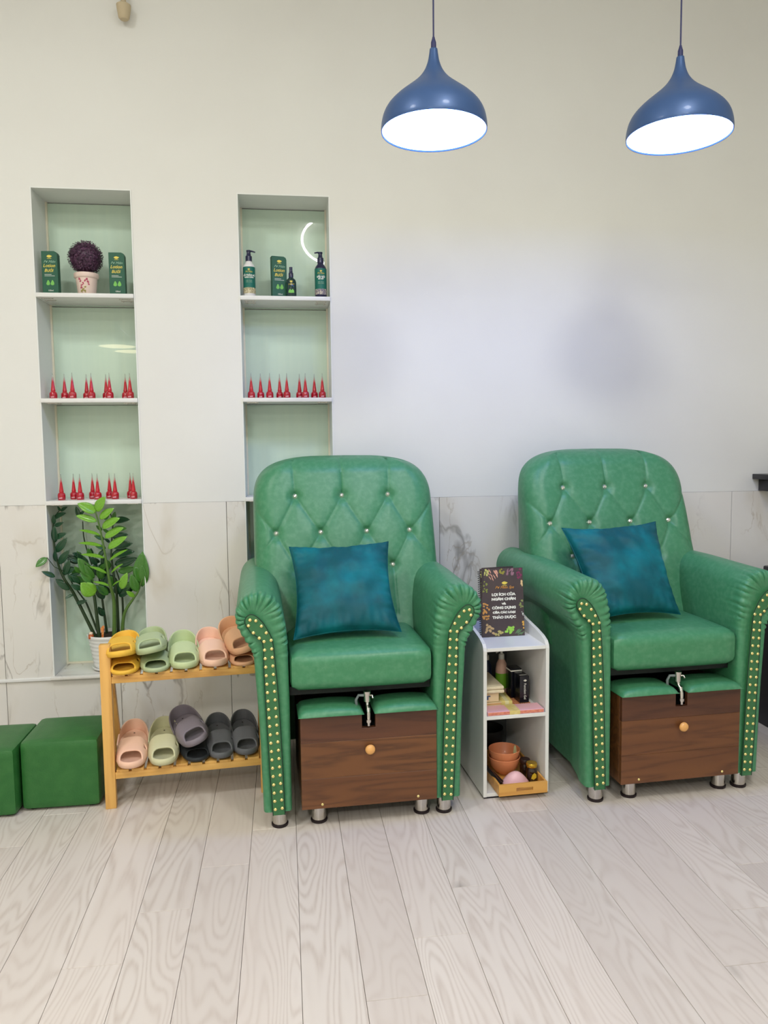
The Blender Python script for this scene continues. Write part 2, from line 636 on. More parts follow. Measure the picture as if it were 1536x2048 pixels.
# ------------------------------------------------------------------ pendant lamps over the chairs
def pendant(x, y, z, label, glow, shade_mat, cable_mat, power_mat):
    """z is the height of the rim"""
    t = thing('pendant_lamp', label, 'pendant lamp', (x, y, z), group='pendant lamps')
    prof = [(0.0112, .229), (0.0135, .212), (0.0175, .193), (0.026, .172), (0.040, .152), (0.0585, .134), (0.085, .113), (0.110, .093), (0.132, .071), (0.1445, .051), (0.151, .030), (0.1535, .010), (0.153, 0)]
    sp = [tuple(v) for v in smoothpoly(prof, 4, False)]
    sh = MB().lathe(sp, 64).lathe([(0.0, .2305), (0.009, .2305), (0.0112, .229)], 64).build('lamp_shade', shade_mat, t)
    solid(sh, 0.0016, -1)
    MB().lathe([(0.0, .006), (0.08, .006), (0.1505, .004)], 64).build('diffuser', power_mat, t)
    MB().lathe([(0.0, .262), (0.0035, .262), (0.0042, .258), (0.006, .252), (0.0075, .247), (0.0078, .2305), (0.0, .2305)], 24).build('cord_grip', cable_mat, t)
    MB().tube([(0, 0, .26), (0, 0, ZC - z - 0.03)], 0.0024).build('cord', cable_mat, t)
    MB().lathe([(0, ZC - z - 0.035), (0.03, ZC - z - 0.035), (0.05, ZC - z - .02), (0.052, ZC - z)], 32).build('ceiling_rose', shade_mat, t)
    return t

e_cool = emis('cool_lamp_glow', (112, 146, 255), PENDANT_POWER)
e_warm = emis('warm_lamp_glow', (255, 236, 190), WARM_POWER)
e_ring = emis('ring_lamp_glow', (250, 250, 242), RING_POWER)
e_key = emis('added_key_glow', (250, 249, 241), KEY_POWER)
e_ceil = emis('added_ceiling_glow', (249, 249, 246), CEIL_POWER)
pendant(0.4545, -0.85, 2.078, 'blue-grey onion-shaped pendant lamp above the left armchair', 1, m_shade, m_cord, e_cool)
pendant(1.208, -0.85, 2.096, 'blue-grey onion-shaped pendant lamp above the right armchair', 1, m_shade, m_cord, e_cool)
pendant(-1.388, -3.4, 2.05, 'warm pendant lamp behind the viewer, upper one mirrored in the left niche', 1, m_shade, m_cord, e_warm)
pendant(-1.375, -3.95, 2.075, 'warm pendant lamp behind the viewer, lower one mirrored in the left niche', 1, m_shade, m_cord, e_warm)

pendant(-0.74, -4.3, 2.32, 'unseen pendant lamp added behind the viewer to cast shadows, brightest of the room lamps', 1, m_shade, m_cord, e_key)  # lamp added out of view to throw the shoe shadows and lift the lower wall

# hanging ring lamp behind the viewer (mirrored in the right niche)
t = thing('ring_lamp', 'hanging white ring lamp mirrored in the top of the right niche', 'ring lamp', (0.44, -3.4, 2.97), (radians(38), radians(8), 0))
ring = [(0.235 * cos(a), 0.235 * sin(a), 0) for a in [2 * pi * k / 48 for k in range(49)]]
MB().tube(ring, 0.0085, 10, False).build('ring_tube', e_ring, t)
MB().tube([(0, 0.235, 0), (0, 0.12, 0.16), (0, 0, 0.235)], 0.002).build('cable', m_cord, t)

# unseen flush ceiling lamps, added as ambient fill for the room
for (x, y, nm) in ((-1.3, -2.0, 'left'), (0.9, -2.5, 'right'), (-1.0, -4.9, 'rear')):
    t = thing('added_ceiling_lamp', 'unseen round lamp added on the ceiling for fill light, %s side of the room' % nm, 'added ceiling lamp', (x, y, ZC - 0.05), group='added ceiling lamps')
    MB().lathe([(0.235, .05), (0.24, .0), (0.222, -.002), (0.222, 0.01)], 48).build('frame', m_white, t)
    MB().lathe([(0.0, 0.0), (0.15, .0), (0.221, .004)], 48).build('diffuser', e_ceil, t)

# beige cup shape hung in place of a soft wall shadow, top left
m_beige = mat('shadow_beige', (196, 180, 148), 0.6)
t = thing('shadow_stand_in', 'small beige hanging shape in place of a wall shadow at the upper left', 'shadow stand-in', (-0.549, -0.035, 2.76))
MB().lathe([(0.0, 0.0), (0.014, .0), (0.02, .006), (0.0255, .04), (0.0265, .05), (0.018, .056), (0.010, .062), (0.009, .12), (0, .12)], 24).build('shadow_cup', m_beige, t)
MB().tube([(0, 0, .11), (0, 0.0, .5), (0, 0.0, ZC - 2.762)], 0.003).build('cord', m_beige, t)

# ------------------------------------------------------------------ niche shelves
def shelf(x0, x1, z, label, grp):
    t = thing('niche_shelf', label, 'shelf', ((x0 + x1) / 2, 0.0, z), group=grp)
    w2 = (x1 - x0) / 2 - 0.0035
    MB().box(-w2, -0.012, -0.016, w2, 0.167, 0, 0.0015).build('board', m_white, t)
    for s in (-1, 1):
        for yy_ in (0.012, 0.055):
            br = MB().box(s * (w2 - 0.036) - 0.022, yy_ - 0.003, -0.0185, s * (w2 - 0.036) + 0.022, yy_ + 0.003, -0.0158).build('bracket', m_steel, t)
            for q_ in (-0.014, 0.014):
                MB().sphere((s * (w2 - 0.036) + q_, yy_, -0.0185), 0.003, 8, 6).build('screw', m_steel, br)
    return t
SH = {}
for i, nm in ((0, 'left'), (1, 'right')):
    for z, pos in ((1.768, 'upper'), (1.370, 'middle'), (0.974, 'lower')):
        SH[(i, pos)] = z
        shelf(NICHES[i][0], NICHES[i][1], z, '%s white shelf board in the %s wall niche' % (pos, nm), 'white niche shelves')
ZU, ZM, ZL = 1.768, 1.370, 0.974

# ------------------------------------------------------------------ cosmetics on the shelves
m_boxg = mat('dark_green_card', (34, 88, 66), 0.5)
m_goldp = mat('gold_print', (226, 206, 90), 0.5)
m_pale = mat('pale_print', (150, 186, 160), 0.6)
m_whitep = mat('white_print', (236, 236, 226), 0.6)
m_lime = mat('lime_print', (120, 190, 90), 0.6)
m_navy = mat('navy_plastic', (26, 28, 62), 0.3, coat=0.3)
m_bottle = mat('dark_green_glass', (14, 50, 50), 0.12, coat=0.5)
m_lab = mat('teal_label', (20, 104, 88), 0.5)

def leafmark(p, loc, s, rot=(pi / 2, 0, 0), m=None):
    """the little leaf emblem: pointed leaf with a swash below"""
    b_ = MB()
    pts = [(-1.0, 0.05), (-0.55, 0.42), (0.0, 0.55), (0.55, 0.38), (1.1, 0.1), (0.5, -0.35), (0.0, -0.5), (-0.55, -0.35)]
    b_.prism([(a * s, c_ * s) for a, c_ in pts], 0, 0.0003, 'XY')
    b_.prism([(-0.9 * s, -0.72 * s), (0.9 * s, -0.72 * s), (0.7 * s, -0.86 * s), (-0.7 * s, -0.86 * s)], 0, 0.0003, 'XY')
    return b_.build('emblem', m or m_goldp, p, smooth=False, loc=loc, rot=rot)

def lotion_box(x, y, rz, label):
    t = thing('lotion_box', label, 'box', (x, y, ZU), rz, 'dark green lotion boxes')
    poly = [(-0.0295, 0), (0.0295, 0), (0.0295, 0.150), (0.026, 0.158), (0.018, 0.162), (-0.0295, 0.162)]
    MB().prism(poly, -0.024, 0.006, 'XZ', 0.0008).build('carton', m_boxg, t, smooth=False)
    f = -0.0243
    leafmark(t, (0, f, 0.142), 0.010)
    text('lettering', 'Pơ Miên', 0.013, m_pale, t, (0, f, 0.122), bold=0.0, shear=0.4)
    text('lettering', 'Lotion', 0.017, m_goldp, t, (-0.002, f, 0.107), bold=0.0002, shear=0.3)
    text('lettering', 'Bưởi', 0.0165, m_goldp, t, (-0.004, f, 0.089), bold=0.0002, shear=0.3)
    b_ = MB().box(-0.020, f - .0002, 0.0735, 0.006, f + .0003, 0.0748).box(-0.020, f - .0002, 0.0685, 0.018, f + .0003, 0.0697)
    b_.build('small_print', m_whitep, t, smooth=False)
    b_ = MB()
    for sx in (-1, 1):
        b_.prism([(sx * 0.008 + a, 0.042 + c_) for a, c_ in [(-.007, -.004), (-.003, -.008), (.003, -.008), (.007, -.004), (.006, .003), (.002, .011), (-.001, .011), (-.005, .003)]], f - .0003, f + .0002, 'XZ')
    b_.build('fruit_print', m_lime, t, smooth=False)
    text('lettering', '100ml', 0.008, m_whitep, t, (0.001, f, 0.014))
    return t
lotion_box(-0.869, 0.045, radians(-3), 'dark green lotion box at the left end of the upper left shelf')
lotion_box(-0.622, 0.045, radians(-1), 'dark green lotion box on the upper left shelf, right of the flower pot')
lotion_box(-0.004, 0.05, radians(14), 'dark green lotion box on the upper right shelf behind a spray bottle')

def pump_bottle(x, y, body, lab, label, head, rz, l1, l2):
    t = thing('pump_bottle', label, 'bottle', (x, y, ZU))
    R_ = 0.0235
    MB().lathe([(0, 0), (R_ - .002, 0), (R_, .003), (R_, .117), (R_ - .003, .126), (R_ - .009, .133), (0.0125, .137), (0.0115, .142), (0, .142)], 40).build('body', body, t)
    MB().lathe([(R_ + .0004, .026), (R_ + .0006, .03), (R_ + .0006, .115), (R_ + .0004, .117)], 40).build('label_band', lab, t)
    m_flw = mat('floral_print_%s' % head, (150, 140, 100) if head == 'a' else (90, 80, 110), 0.6, noise=(260, (235, 225, 190), 1.0))
    MB().lathe([(R_ + .0008, .014), (R_ + .0009, .018), (R_ + .0009, .034), (R_ + .0008, .036)], 40).build('floral_band', m_flw, t)
    f = -(R_ + .0012)
    leafmark(t, (0, f, 0.106), 0.005)
    text('lettering', 'Pơ Miên', 0.009, m_goldp, t, (0, f, 0.097), shear=0.3, bend=R_)
    text('lettering', l1, 0.0085, m_whitep, t, (0, f, 0.083), bold=0.0004, bend=R_)
    text('lettering', l2, 0.0065, m_whitep, t, (0, f, 0.075), bold=0.0003, bend=R_)
    text('lettering', 'thảo dược\nthiên nhiên', 0.006, m_pale, t, (0, f, 0.060), bend=R_)
    MB().lathe([(0, .141), (0.0130, .141), (0.0128, .160), (0.011, .162), (0.0085, .166), (0.0075, .176), (0.009, .178), (0.009, .184), (0, .184)], 24).build('pump_collar', m_navy, t)
    MB().tube([(-.006, 0, .1805), (.012, 0, .1815), (.026, 0, .178)], [.0045, .0034, .0024], 10).build('pump_spout', m_navy, t, rot=(0, 0, rz))
    return t
m_whiteb = mat('white_bottle_plastic', (228, 226, 222), 0.3, coat=0.3)
pump_bottle(-0.118, 0.035, m_whiteb, m_lab, 'white pump bottle with teal label at the left end of the upper right shelf', 'a', radians(8), 'MUỐI THẢO MỘC', 'NGÂM CHÂN')
pump_bottle(0.166, 0.04, m_navy, m_lab, 'navy pump bottle with teal label at the right end of the upper right shelf', 'b', radians(205), 'DẦU GỘI', 'BỒ KẾT')

t = thing('spray_bottle', 'small dark green spray bottle beside the lotion box on the upper right shelf', 'bottle', (0.047, 0.022, ZU))
MB().lathe([(0, 0), (.0185, 0), (.0205, .003), (.0205, .060), (.018, .069), (.0115, .075), (.0085, .078), (0, .078)], 32).build('body', m_bottle, t)
MB().lathe([(0, .077), (.0092, .077), (.0095, .094), (.0072, .098), (.0062, .106), (.0062, .119), (0, .120)], 24).build('spray_cap', m_navy, t)
leafmark(t, (0, -.0212, 0.060), 0.006)
text('lettering', 'Lotion', 0.009, m_goldp, t, (0, -.0212, 0.050), shear=0.3, bend=.0205)
MB().prism([(-.012, .016), (.0, .015), (.011, .016), (.010, .025), (.005, .031), (0.0, .025), (-.005, .031), (-.010, .025)], -.0212, -.0203, 'XZ').build('fruit_print', m_lime, t, smooth=False)

# topiary ball in a flowered pot
t = thing('topiary_pot', 'dark purple topiary ball in a white pot with pink flowers', 'potted plant', (-0.745, 0.058, ZU))
MB().lathe([(0, 0), (.031, 0), (.0335, .004), (.0405, .066), (.0440, .068), (.0460, .071), (.0468, .083), (.0455, .086), (.042, .086), (.041, .075), (0, .075)], 40).build('pot', mat('pot_glaze', (226, 204, 190), 0.3, coat=0.3), t)
random.seed(11)
for nm, rgb, pts in (('flower_print', (176, 70, 96), [(-.016, .050), (-.010, .036), (-.004, .044), (-.012, .028), (.004, .054), (.014, .050), (.016, .040), (-.018, .060), (.008, .060)]),
                     ('leaf_print', (150, 140, 70), [(-.006, .020), (-.012, .014), (.0, .014), (.004, .028)])):
    b_ = MB()
    for (px_, pz_) in pts:
        r_ = .0335 + .007 * pz_ / .066
        for q in range(4):
            ax, az = px_ + random.uniform(-.003, .003), pz_ + random.uniform(-.003, .003)
            a = ax / r_
            n_ = Vector((sin(a), -cos(a), 0)); u_ = Vector((cos(a), sin(a), 0))
            poly = blob(7, .0026, .0026, random)
            vs_ = [n_ * (r_ + .0006 + .007 * (az + d - pz_) / .066) + u_ * c_ + Vector((0, 0, az + d)) for c_, d in poly]
            b_._new(vs_, [tuple(range(7))])
    b_.build(nm, mat(nm, rgb, .5), t, smooth=False)
MB().tube([(0, 0, .07), (0, 0, .12)], .005).build('stem', m_soil, t)
b_ = MB()
b_.sphere((0, 0, .147), .058, 24, 16)
for q in range(1700):
    z_ = random.uniform(-1, 1); a = random.uniform(0, 2 * pi)
    n_ = Vector((sqrt(1 - z_ * z_) * cos(a), sqrt(1 - z_ * z_) * sin(a), z_))
    p_ = Vector((0, 0, .147)) + n_ * random.uniform(.056, .0645)
    e1 = n_.orthogonal().normalized(); e2 = n_.cross(e1)
    th = random.uniform(0, pi); e1, e2 = e1 * cos(th) + e2 * sin(th), e2 * cos(th) - e1 * sin(th)
    s_ = random.uniform(.003, .0046)
    tip = n_ * random.uniform(.001, .006)
    b_._new([p_ - e1 * s_, p_ - e2 * s_ * .6 + tip * .3, p_ + e1 * s_ + tip, p_ + e2 * s_ * .6 + tip * .3], [(0, 1, 2, 3)])
o = b_.build('foliage', mat('purple_leaves', (52, 28, 50), 0.45, noise=(120, (110, 70, 100), 0.9)), t, smooth=False)
o['kind'] = 'stuff'

# nail polish bottles
m_pol = mat('red_polish', (176, 8, 34), 0.12, coat=0.8)
def capmat():
    m = bpy.data.materials.new('red_to_clear_cap')
    m.use_nodes = True
    nt = m.node_tree; N, L = nt.nodes, nt.links
    b_ = N['Principled BSDF']
    b_.inputs['Roughness'].default_value = 0.2
    b_.inputs['Coat Weight'].default_value = 0.6
    tc = N.new('ShaderNodeTexCoord'); sx = N.new('ShaderNodeSeparateXYZ')
    L.new(tc.outputs['Object'], sx.inputs[0])
    r = N.new('ShaderNodeMapRange'); r.inputs['From Min'].default_value = .068; r.inputs['From Max'].default_value = .092
    L.new(sx.outputs['Z'], r.inputs['Value'])
    mx = N.new('ShaderNodeMix'); mx.data_type = 'RGBA'
    mx.inputs['A'].default_value = lin((190, 14, 36)); mx.inputs['B'].default_value = lin((190, 200, 186))
    L.new(r.outputs[0], mx.inputs['Factor']); L.new(mx.outputs['Result'], b_.inputs['Base Color'])
    r2 = N.new('ShaderNodeMapRange'); r2.inputs['From Min'].default_value = .075; r2.inputs['From Max'].default_value = .1; r2.inputs['To Max'].default_value = .6
    L.new(sx.outputs['Z'], r2.inputs['Value']); L.new(r2.outputs[0], b_.inputs['Transmission Weight'])
    return m
m_cap = capmat()
proto = thing('nail_polish', 'x', 'nail polish', (0, 0, 0))
MB().lathe([(0, 0), (.0130, 0), (.0145, .002), (.0148, .018), (.0140, .024), (.0105, .029), (.0080, .031), (0, .031)], 20).build('bottle', m_pol, proto)
MB().lathe([(0, .0305), (.0078, .0305), (.0088, .034), (.0080, .038), (.0072, .044), (.0046, .066), (.0024, .086), (.0010, .102), (0, .104)], 16).build('cap', m_cap, proto)
MB().prism([(-.006, .006), (.006, .006), (.0065, .011), (.004, .012), (-.004, .010), (-.0055, .0105)], -.0155, -.0140, 'XZ').build('label', mat('silver_print', (214, 150, 160), .4), proto, smooth=False)
ords = ['first', 'second', 'third', 'fourth', 'fifth', 'sixth', 'seventh', 'eighth', 'ninth']
rows = (((-0.887, -0.853, -0.812, -0.773, -0.743, -0.698, -0.674, -0.62, -0.595), (.05, .085, .04, .1, .05, .1, .05, .085, .045), ZM, 'middle left', 'red nail polish on the middle left shelf'),
        ((-0.874, -0.836, -0.803, -0.767, -0.736, -0.701, -0.669, -0.619, -0.597), (.05, .085, .05, .1, .05, .1, .05, .1, .045), ZL, 'lower left', 'red nail polish on the lower left shelf'),
        ((-0.122, -0.085, -0.048, -0.008, 0.021, 0.073, 0.096, 0.134, 0.165), (.05, .07, .05, .08, .05, .08, .05, .08, .05), ZM, 'middle right', 'red nail polish on the middle right shelf'))
first = True
for xs, ys_, z_, where, grp in rows:
    for i, (x_, y_) in enumerate(zip(xs, ys_)):
        o = proto if first else copy_tree(proto)
        first = False
        o.location = (x_, y_, z_)
        o.rotation_euler = (0, 0, 0)
        o['label'] = 'red nail polish bottle, %s from the left on the %s shelf' % (ords[i], where)
        o['group'] = grp

# ------------------------------------------------------------------ ZZ plant in the left niche
PX, PY, PZ = -0.722, 0.082, NZ0
pot = thing('potted_plant', 'tall glossy green plant in a ribbed white pot at the bottom of the left niche', 'potted plant', (PX, PY, PZ))
prof = [(0, 0.012), (.060, .012), (.062, .016)]
z_ = .016
for i in range(7):
    r0 = .0635 + .0028 * i
    prof += [(r0 - .0015, z_ + .001), (r0 + .0012, z_ + .006), (r0 + .0018, z_ + .010), (r0 + .0006, z_ + .015)]
    z_ += .0165
prof += [(.0850, z_ + .003), (.0862, z_ + .012), (.0845, z_ + .016), (.0800, z_ + .015), (.078, z_ + .002), (0, z_ + .0)]
MB().lathe(prof, 48).build('pot', m_ceramic, pot, angle=80)
MB().lathe([(0, 0.001), (.058, 0.001), (.068, .006), (.071, .014), (.069, .015), (.060, .010), (0, .010)], 48).build('saucer', m_ceramic, pot)
MB().lathe([(0, z_ + .006), (.04, z_ + .005), (.0785, z_ + .002)], 24).build('soil', m_soil, pot)
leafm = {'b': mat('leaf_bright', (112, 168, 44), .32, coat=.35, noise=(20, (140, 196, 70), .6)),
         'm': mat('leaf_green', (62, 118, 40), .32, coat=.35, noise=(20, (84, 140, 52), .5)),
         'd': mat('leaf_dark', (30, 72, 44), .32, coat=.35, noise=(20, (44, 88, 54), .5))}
m_stem = mat('stem_green', (88, 120, 56), .4)
m_stemd = mat('stem_dark', (44, 64, 36), .4)
LEAFMESH = {}
def leafmesh(kind, wr):
    key = (kind, wr)
    if key in LEAFMESH:
        return LEAFMESH[key]
    b_ = MB()
    def fn(u, v):
        x = v
        wdt = wr * (sin(pi * min(1, v ** 0.85)) ** 0.75) * (1.0 if v < 1 else 0) * 0.5 + 0.001
        y = (u * 2 - 1) * wdt
        return (x, y, abs(u * 2 - 1) * wdt * 0.35 - 0.10 * (v - .4) ** 2 + 0.0)
    b_.grid(fn, 4, 9)
    o = b_.build('leaf', leafm[kind], None)
    me = o.data
    bpy.data.objects.remove(o)
    LEAFMESH[key] = me
    return me
random.seed(5)
def leaf(x0, y0, z0, x1, y1, z1, kind, wr, face=None):
    o = bpy.data.objects.new('leaf', leafmesh(kind, wr))
    COL.objects.link(o)
    o.parent = pot
    A, B = Vector((x0, y0, z0)), Vector((x1, y1, z1))
    d = (B - A)
    ln = d.length
    d.normalize()
    n = Vector(face if face else (random.uniform(-.35, .35), -1, random.uniform(.0, .7)))
    n = (n - d * n.dot(d)).normalized()
    m = Matrix((d, n.cross(d), n)).transposed().to_4x4() @ Matrix.Diagonal((ln, ln, ln, 1))
    m.translation = A - Vector((PX, PY, PZ))
    o.matrix_local = m
    th = o.modifiers.new('thick', 'SOLIDIFY')
    th.thickness = 0.0012 / ln
    return o
def stem(pts, r0, r1, m):
    P_ = smoothpoly([(x - PX, y - PY, z - PZ) for x, y, z in pts], 5, False)
    n = len(P_)
    MB().tube(P_, [r0 + (r1 - r0) * (i / (n - 1)) ** .7 for i in range(n)], 9).build('stem', m, pot)
zb = PZ + z_ + .004
stem([(-0.70, 0.07, zb), (-0.690, 0.045, 0.56), (-0.697, 0.02, 0.636), (-0.707, 0.01, 0.742), (-0.722, 0.0, 0.863), (-0.734, -0.01, 0.93)], .0095, .0025, m_stem)
stem([(-0.69, 0.10, zb), (-0.688, 0.09, 0.579), (-0.701, 0.09, 0.703), (-0.701, 0.09, 0.78), (-0.692, 0.09, 0.871), (-0.701, 0.09, 0.917)], .007, .002, m_stemd)
stem([(-0.775, 0.07, zb), (-0.847, 0.06, 0.593), (-0.879, 0.05, 0.658), (-0.900, 0.05, 0.72), (-0.910, 0.05, 0.79), (-0.912, 0.05, 0.859), (-0.906, 0.05, 0.901), (-0.884, 0.05, 0.935)], .0075, .002, m_stemd)
stem([(-0.755, 0.05, zb), (-0.762, 0.04, 0.559), (-0.770, 0.03, 0.65), (-0.79, 0.02, 0.727)], .0085, .003, m_stemd)
stem([(-0.765, 0.09, zb), (-0.805, 0.09, 0.539), (-0.827, 0.09, 0.579), (-0.857, 0.08, 0.633), (-0.875, 0.08, 0.685)], .005, .002, m_stemd)
stem([(-0.668, 0.06, zb), (-0.648, 0.03, 0.512), (-0.608, 0.015, 0.575), (-0.587, 0.01, 0.605), (-0.567, 0.005, 0.66)], .009, .0022, m_stem)
stem([(-0.675, 0.12, zb), (-0.67, 0.11, 0.545), (-0.677, 0.11, 0.623), (-0.69, 0.11, 0.676)], .006, .002, m_stemd)
stem([(-0.74, 0.12, zb), (-0.752, 0.12, 0.546), (-0.761, 0.12, 0.64), (-0.773, 0.12, 0.708), (-0.796, 0.12, 0.764)], .006, .002, m_stemd)
stem([(-0.82, 0.135, 0.88), (-0.815, 0.13, 0.80), (-0.79, 0.13, 0.70)], .002, .003, m_stemd)
L1 = [(-0.731, 0.93, -0.691, 0.989), (-0.731, 0.927, -0.794, 0.965), (-0.73, 0.891, -0.803, 0.918), (-0.721, 0.9, -0.661, 0.943), (-0.714, 0.864, -0.641, 0.905), (-0.721, 0.836, -0.794, 0.862), (-0.707, 0.825, -0.629, 0.866), (-0.716, 0.792, -0.801, 0.811), (-0.697, 0.781, -0.618, 0.83), (-0.71, 0.744, -0.794, 0.765), (-0.697, 0.731, -0.62, 0.779), (-0.704, 0.68, -0.765, 0.715), (-0.693, 0.68, -0.641, 0.721), (-0.698, 0.629, -0.755, 0.653), (-0.689, 0.629, -0.652, 0.654)]
for i, (a, b_, c_, d) in enumerate(L1):
    yb = -0.01 + .03 * (0.93 - b_) / .3
    wr = .52 if i < 2 else (.40 if i in (3, 4) else (.34 if i in (2, 6, 8) else .24))
    leaf(a, yb, b_, c_, yb - .02, d, 'b', wr, (0.0, -1, .5) if wr > .3 else (0, -.6, 1))
L2 = [(-0.723, 0.887, -0.7, 0.934), (-0.691, 0.88, -0.678, 0.921), (-0.694, 0.881, -0.622, 0.889), (-0.692, 0.85, -0.636, 0.853), (-0.695, 0.813, -0.631, 0.829), (-0.698, 0.777, -0.615, 0.791), (-0.703, 0.743, -0.609, 0.758), (-0.692, 0.703, -0.6, 0.73), (-0.679, 0.674, -0.606, 0.691), (-0.734, 0.845, -0.754, 0.867), (-0.709, 0.835, -0.728, 0.852), (-0.726, 0.808, -0.763, 0.826), (-0.706, 0.795, -0.723, 0.813), (-0.722, 0.771, -0.762, 0.786), (-0.728, 0.765, -0.746, 0.743)]
for a, b_, c_, d in L2:
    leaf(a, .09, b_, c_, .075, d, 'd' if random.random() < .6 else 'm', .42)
L3 = [(-0.912, 0.82, -0.858, 0.844), (-0.907, 0.765, -0.858, 0.824), (-0.898, 0.717, -0.851, 0.776), (-0.895, 0.677, -0.937, 0.704), (-0.922, 0.754, -0.959, 0.722), (-0.906, 0.805, -0.904, 0.872), (-0.908, 0.727, -0.905, 0.777), (-0.912, 0.901, -0.857, 0.925), (-0.908, 0.871, -0.869, 0.886), (-0.908, 0.877, -0.904, 0.917), (-0.878, 0.671, -0.852, 0.736), (-0.872, 0.679, -0.833, 0.702), (-0.88, 0.646, -0.908, 0.659), (-0.864, 0.664, -0.817, 0.68), (-0.881, 0.931, -0.887, 0.95), (-0.881, 0.93, -0.851, 0.948), (-0.809, 0.9, -0.818, 0.948), (-0.809, 0.91, -0.786, 0.932), (-0.861, 0.612, -0.907, 0.656), (-0.837, 0.556, -0.793, 0.57), (-0.847, 0.593, -0.876, 0.582)]
for i, (a, b_, c_, d) in enumerate(L3):
    out = c_ < -0.915
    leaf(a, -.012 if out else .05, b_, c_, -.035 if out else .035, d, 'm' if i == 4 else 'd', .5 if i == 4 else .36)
MB().tube([(-0.875 - PX, .04 - PY, .69 - PZ), (-0.90 - PX, .0 - PY, .715 - PZ), (-0.922 - PX, -.012 - PY, .754 - PZ)], .0014, 6).build('stem', m_stemd, pot)
L5 = [(-0.768, 0.666, -0.813, 0.746), (-0.763, 0.638, -0.807, 0.688), (-0.807, 0.682, -0.828, 0.712), (-0.759, 0.593, -0.806, 0.646), (-0.759, 0.659, -0.79, 0.717), (-0.764, 0.684, -0.779, 0.72), (-0.826, 0.647, -0.855, 0.68), (-0.814, 0.643, -0.838, 0.674), (-0.81, 0.616, -0.845, 0.641)]
for i, (a, b_, c_, d) in enumerate(L5):
    leaf(a, .03, b_, c_, .01, d, 'b' if i == 3 else ('m' if i < 6 else 'd'), (.8 if i == 3 else .45), (0, -1, .3) if i == 3 else None)
L6 = [(-0.568, 0.621, -0.560, 0.765), (-0.567, 0.639, -0.588, 0.706), (-0.586, 0.601, -0.606, 0.677), (-0.598, 0.583, -0.626, 0.609), (-0.649, 0.615, -0.621, 0.683), (-0.562, 0.633, -0.562, 0.711)]
for i, (a, b_, c_, d) in enumerate(L6):
    leaf(a - .004, .01, b_, c_ - .004, -.005, d, 'b' if i in (3, 4) else 'm', .45)
L8 = [(-0.787, 0.735, -0.791, 0.774), (-0.828, 0.742, -0.852, 0.757), (-0.829, 0.718, -0.871, 0.739), (-0.752, 0.734, -0.733, 0.766), (-0.817, 0.723, -0.835, 0.757), (-0.762, 0.703, -0.784, 0.737), (-0.754, 0.678, -0.72, 0.71), (-0.758, 0.657, -0.773, 0.706), (-0.8, 0.704, -0.813, 0.738), (-0.744, 0.641, -0.756, 0.699), (-0.723, 0.578, -0.768, 0.623), (-0.692, 0.608, -0.708, 0.658), (-0.691, 0.577, -0.67, 0.641), (-0.746, 0.61, -0.723, 0.658), (-0.809, 0.628, -0.84, 0.653), (-0.843, 0.669, -0.867, 0.697), (-0.682, 0.57, -0.633, 0.605), (-0.805, 0.596, -0.841, 0.622), (-0.742, 0.491, -0.755, 0.523), (-0.672, 0.592, -0.626, 0.627), (-0.826, 0.65, -0.792, 0.682), (-0.713, 0.686, -0.728, 0.729), (-0.739, 0.563, -0.763, 0.604)]
for rep in range(2):
    for a, b_, c_, d in L8:
        j = random.uniform(-.012, .012) * rep
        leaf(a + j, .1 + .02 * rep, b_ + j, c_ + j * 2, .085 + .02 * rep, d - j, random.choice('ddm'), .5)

# little red and gold figure standing in the soil
t = thing('figurine', 'tiny red and white cap-shaped ornament in the plant pot', 'ornament', (-0.781, 0.030, PZ + z_ + .006))
MB().lathe([(0, 0), (.010, 0), (.0115, .004), (.010, .009), (.0105, .013), (.008, .017), (0, .018)], 20).build('body', mat('red_gold_glaze', (176, 52, 26), .3, noise=(160, (240, 190, 110), .9)), t)
MB().sphere((0, 0, .021), .008, 16, 10, (1, 1, .8)).build('cap', mat('cream_glaze', (236, 214, 186), .35), t)
t = thing('ribbon_tag', 'small orange and gold paper charm among the plant stems', 'charm', (-0.738, 0.035, PZ + z_ + .004))
MB().prism([(-.004, 0), (.004, 0), (.006, .03), (.010, .05), (.003, .052), (-.003, .045), (-.007, .04), (-.003, .02)], -.001, .001, 'XZ').build('paper', mat('orange_foil', (206, 96, 36), .35, noise=(120, (240, 200, 120), .9)), t, smooth=False)

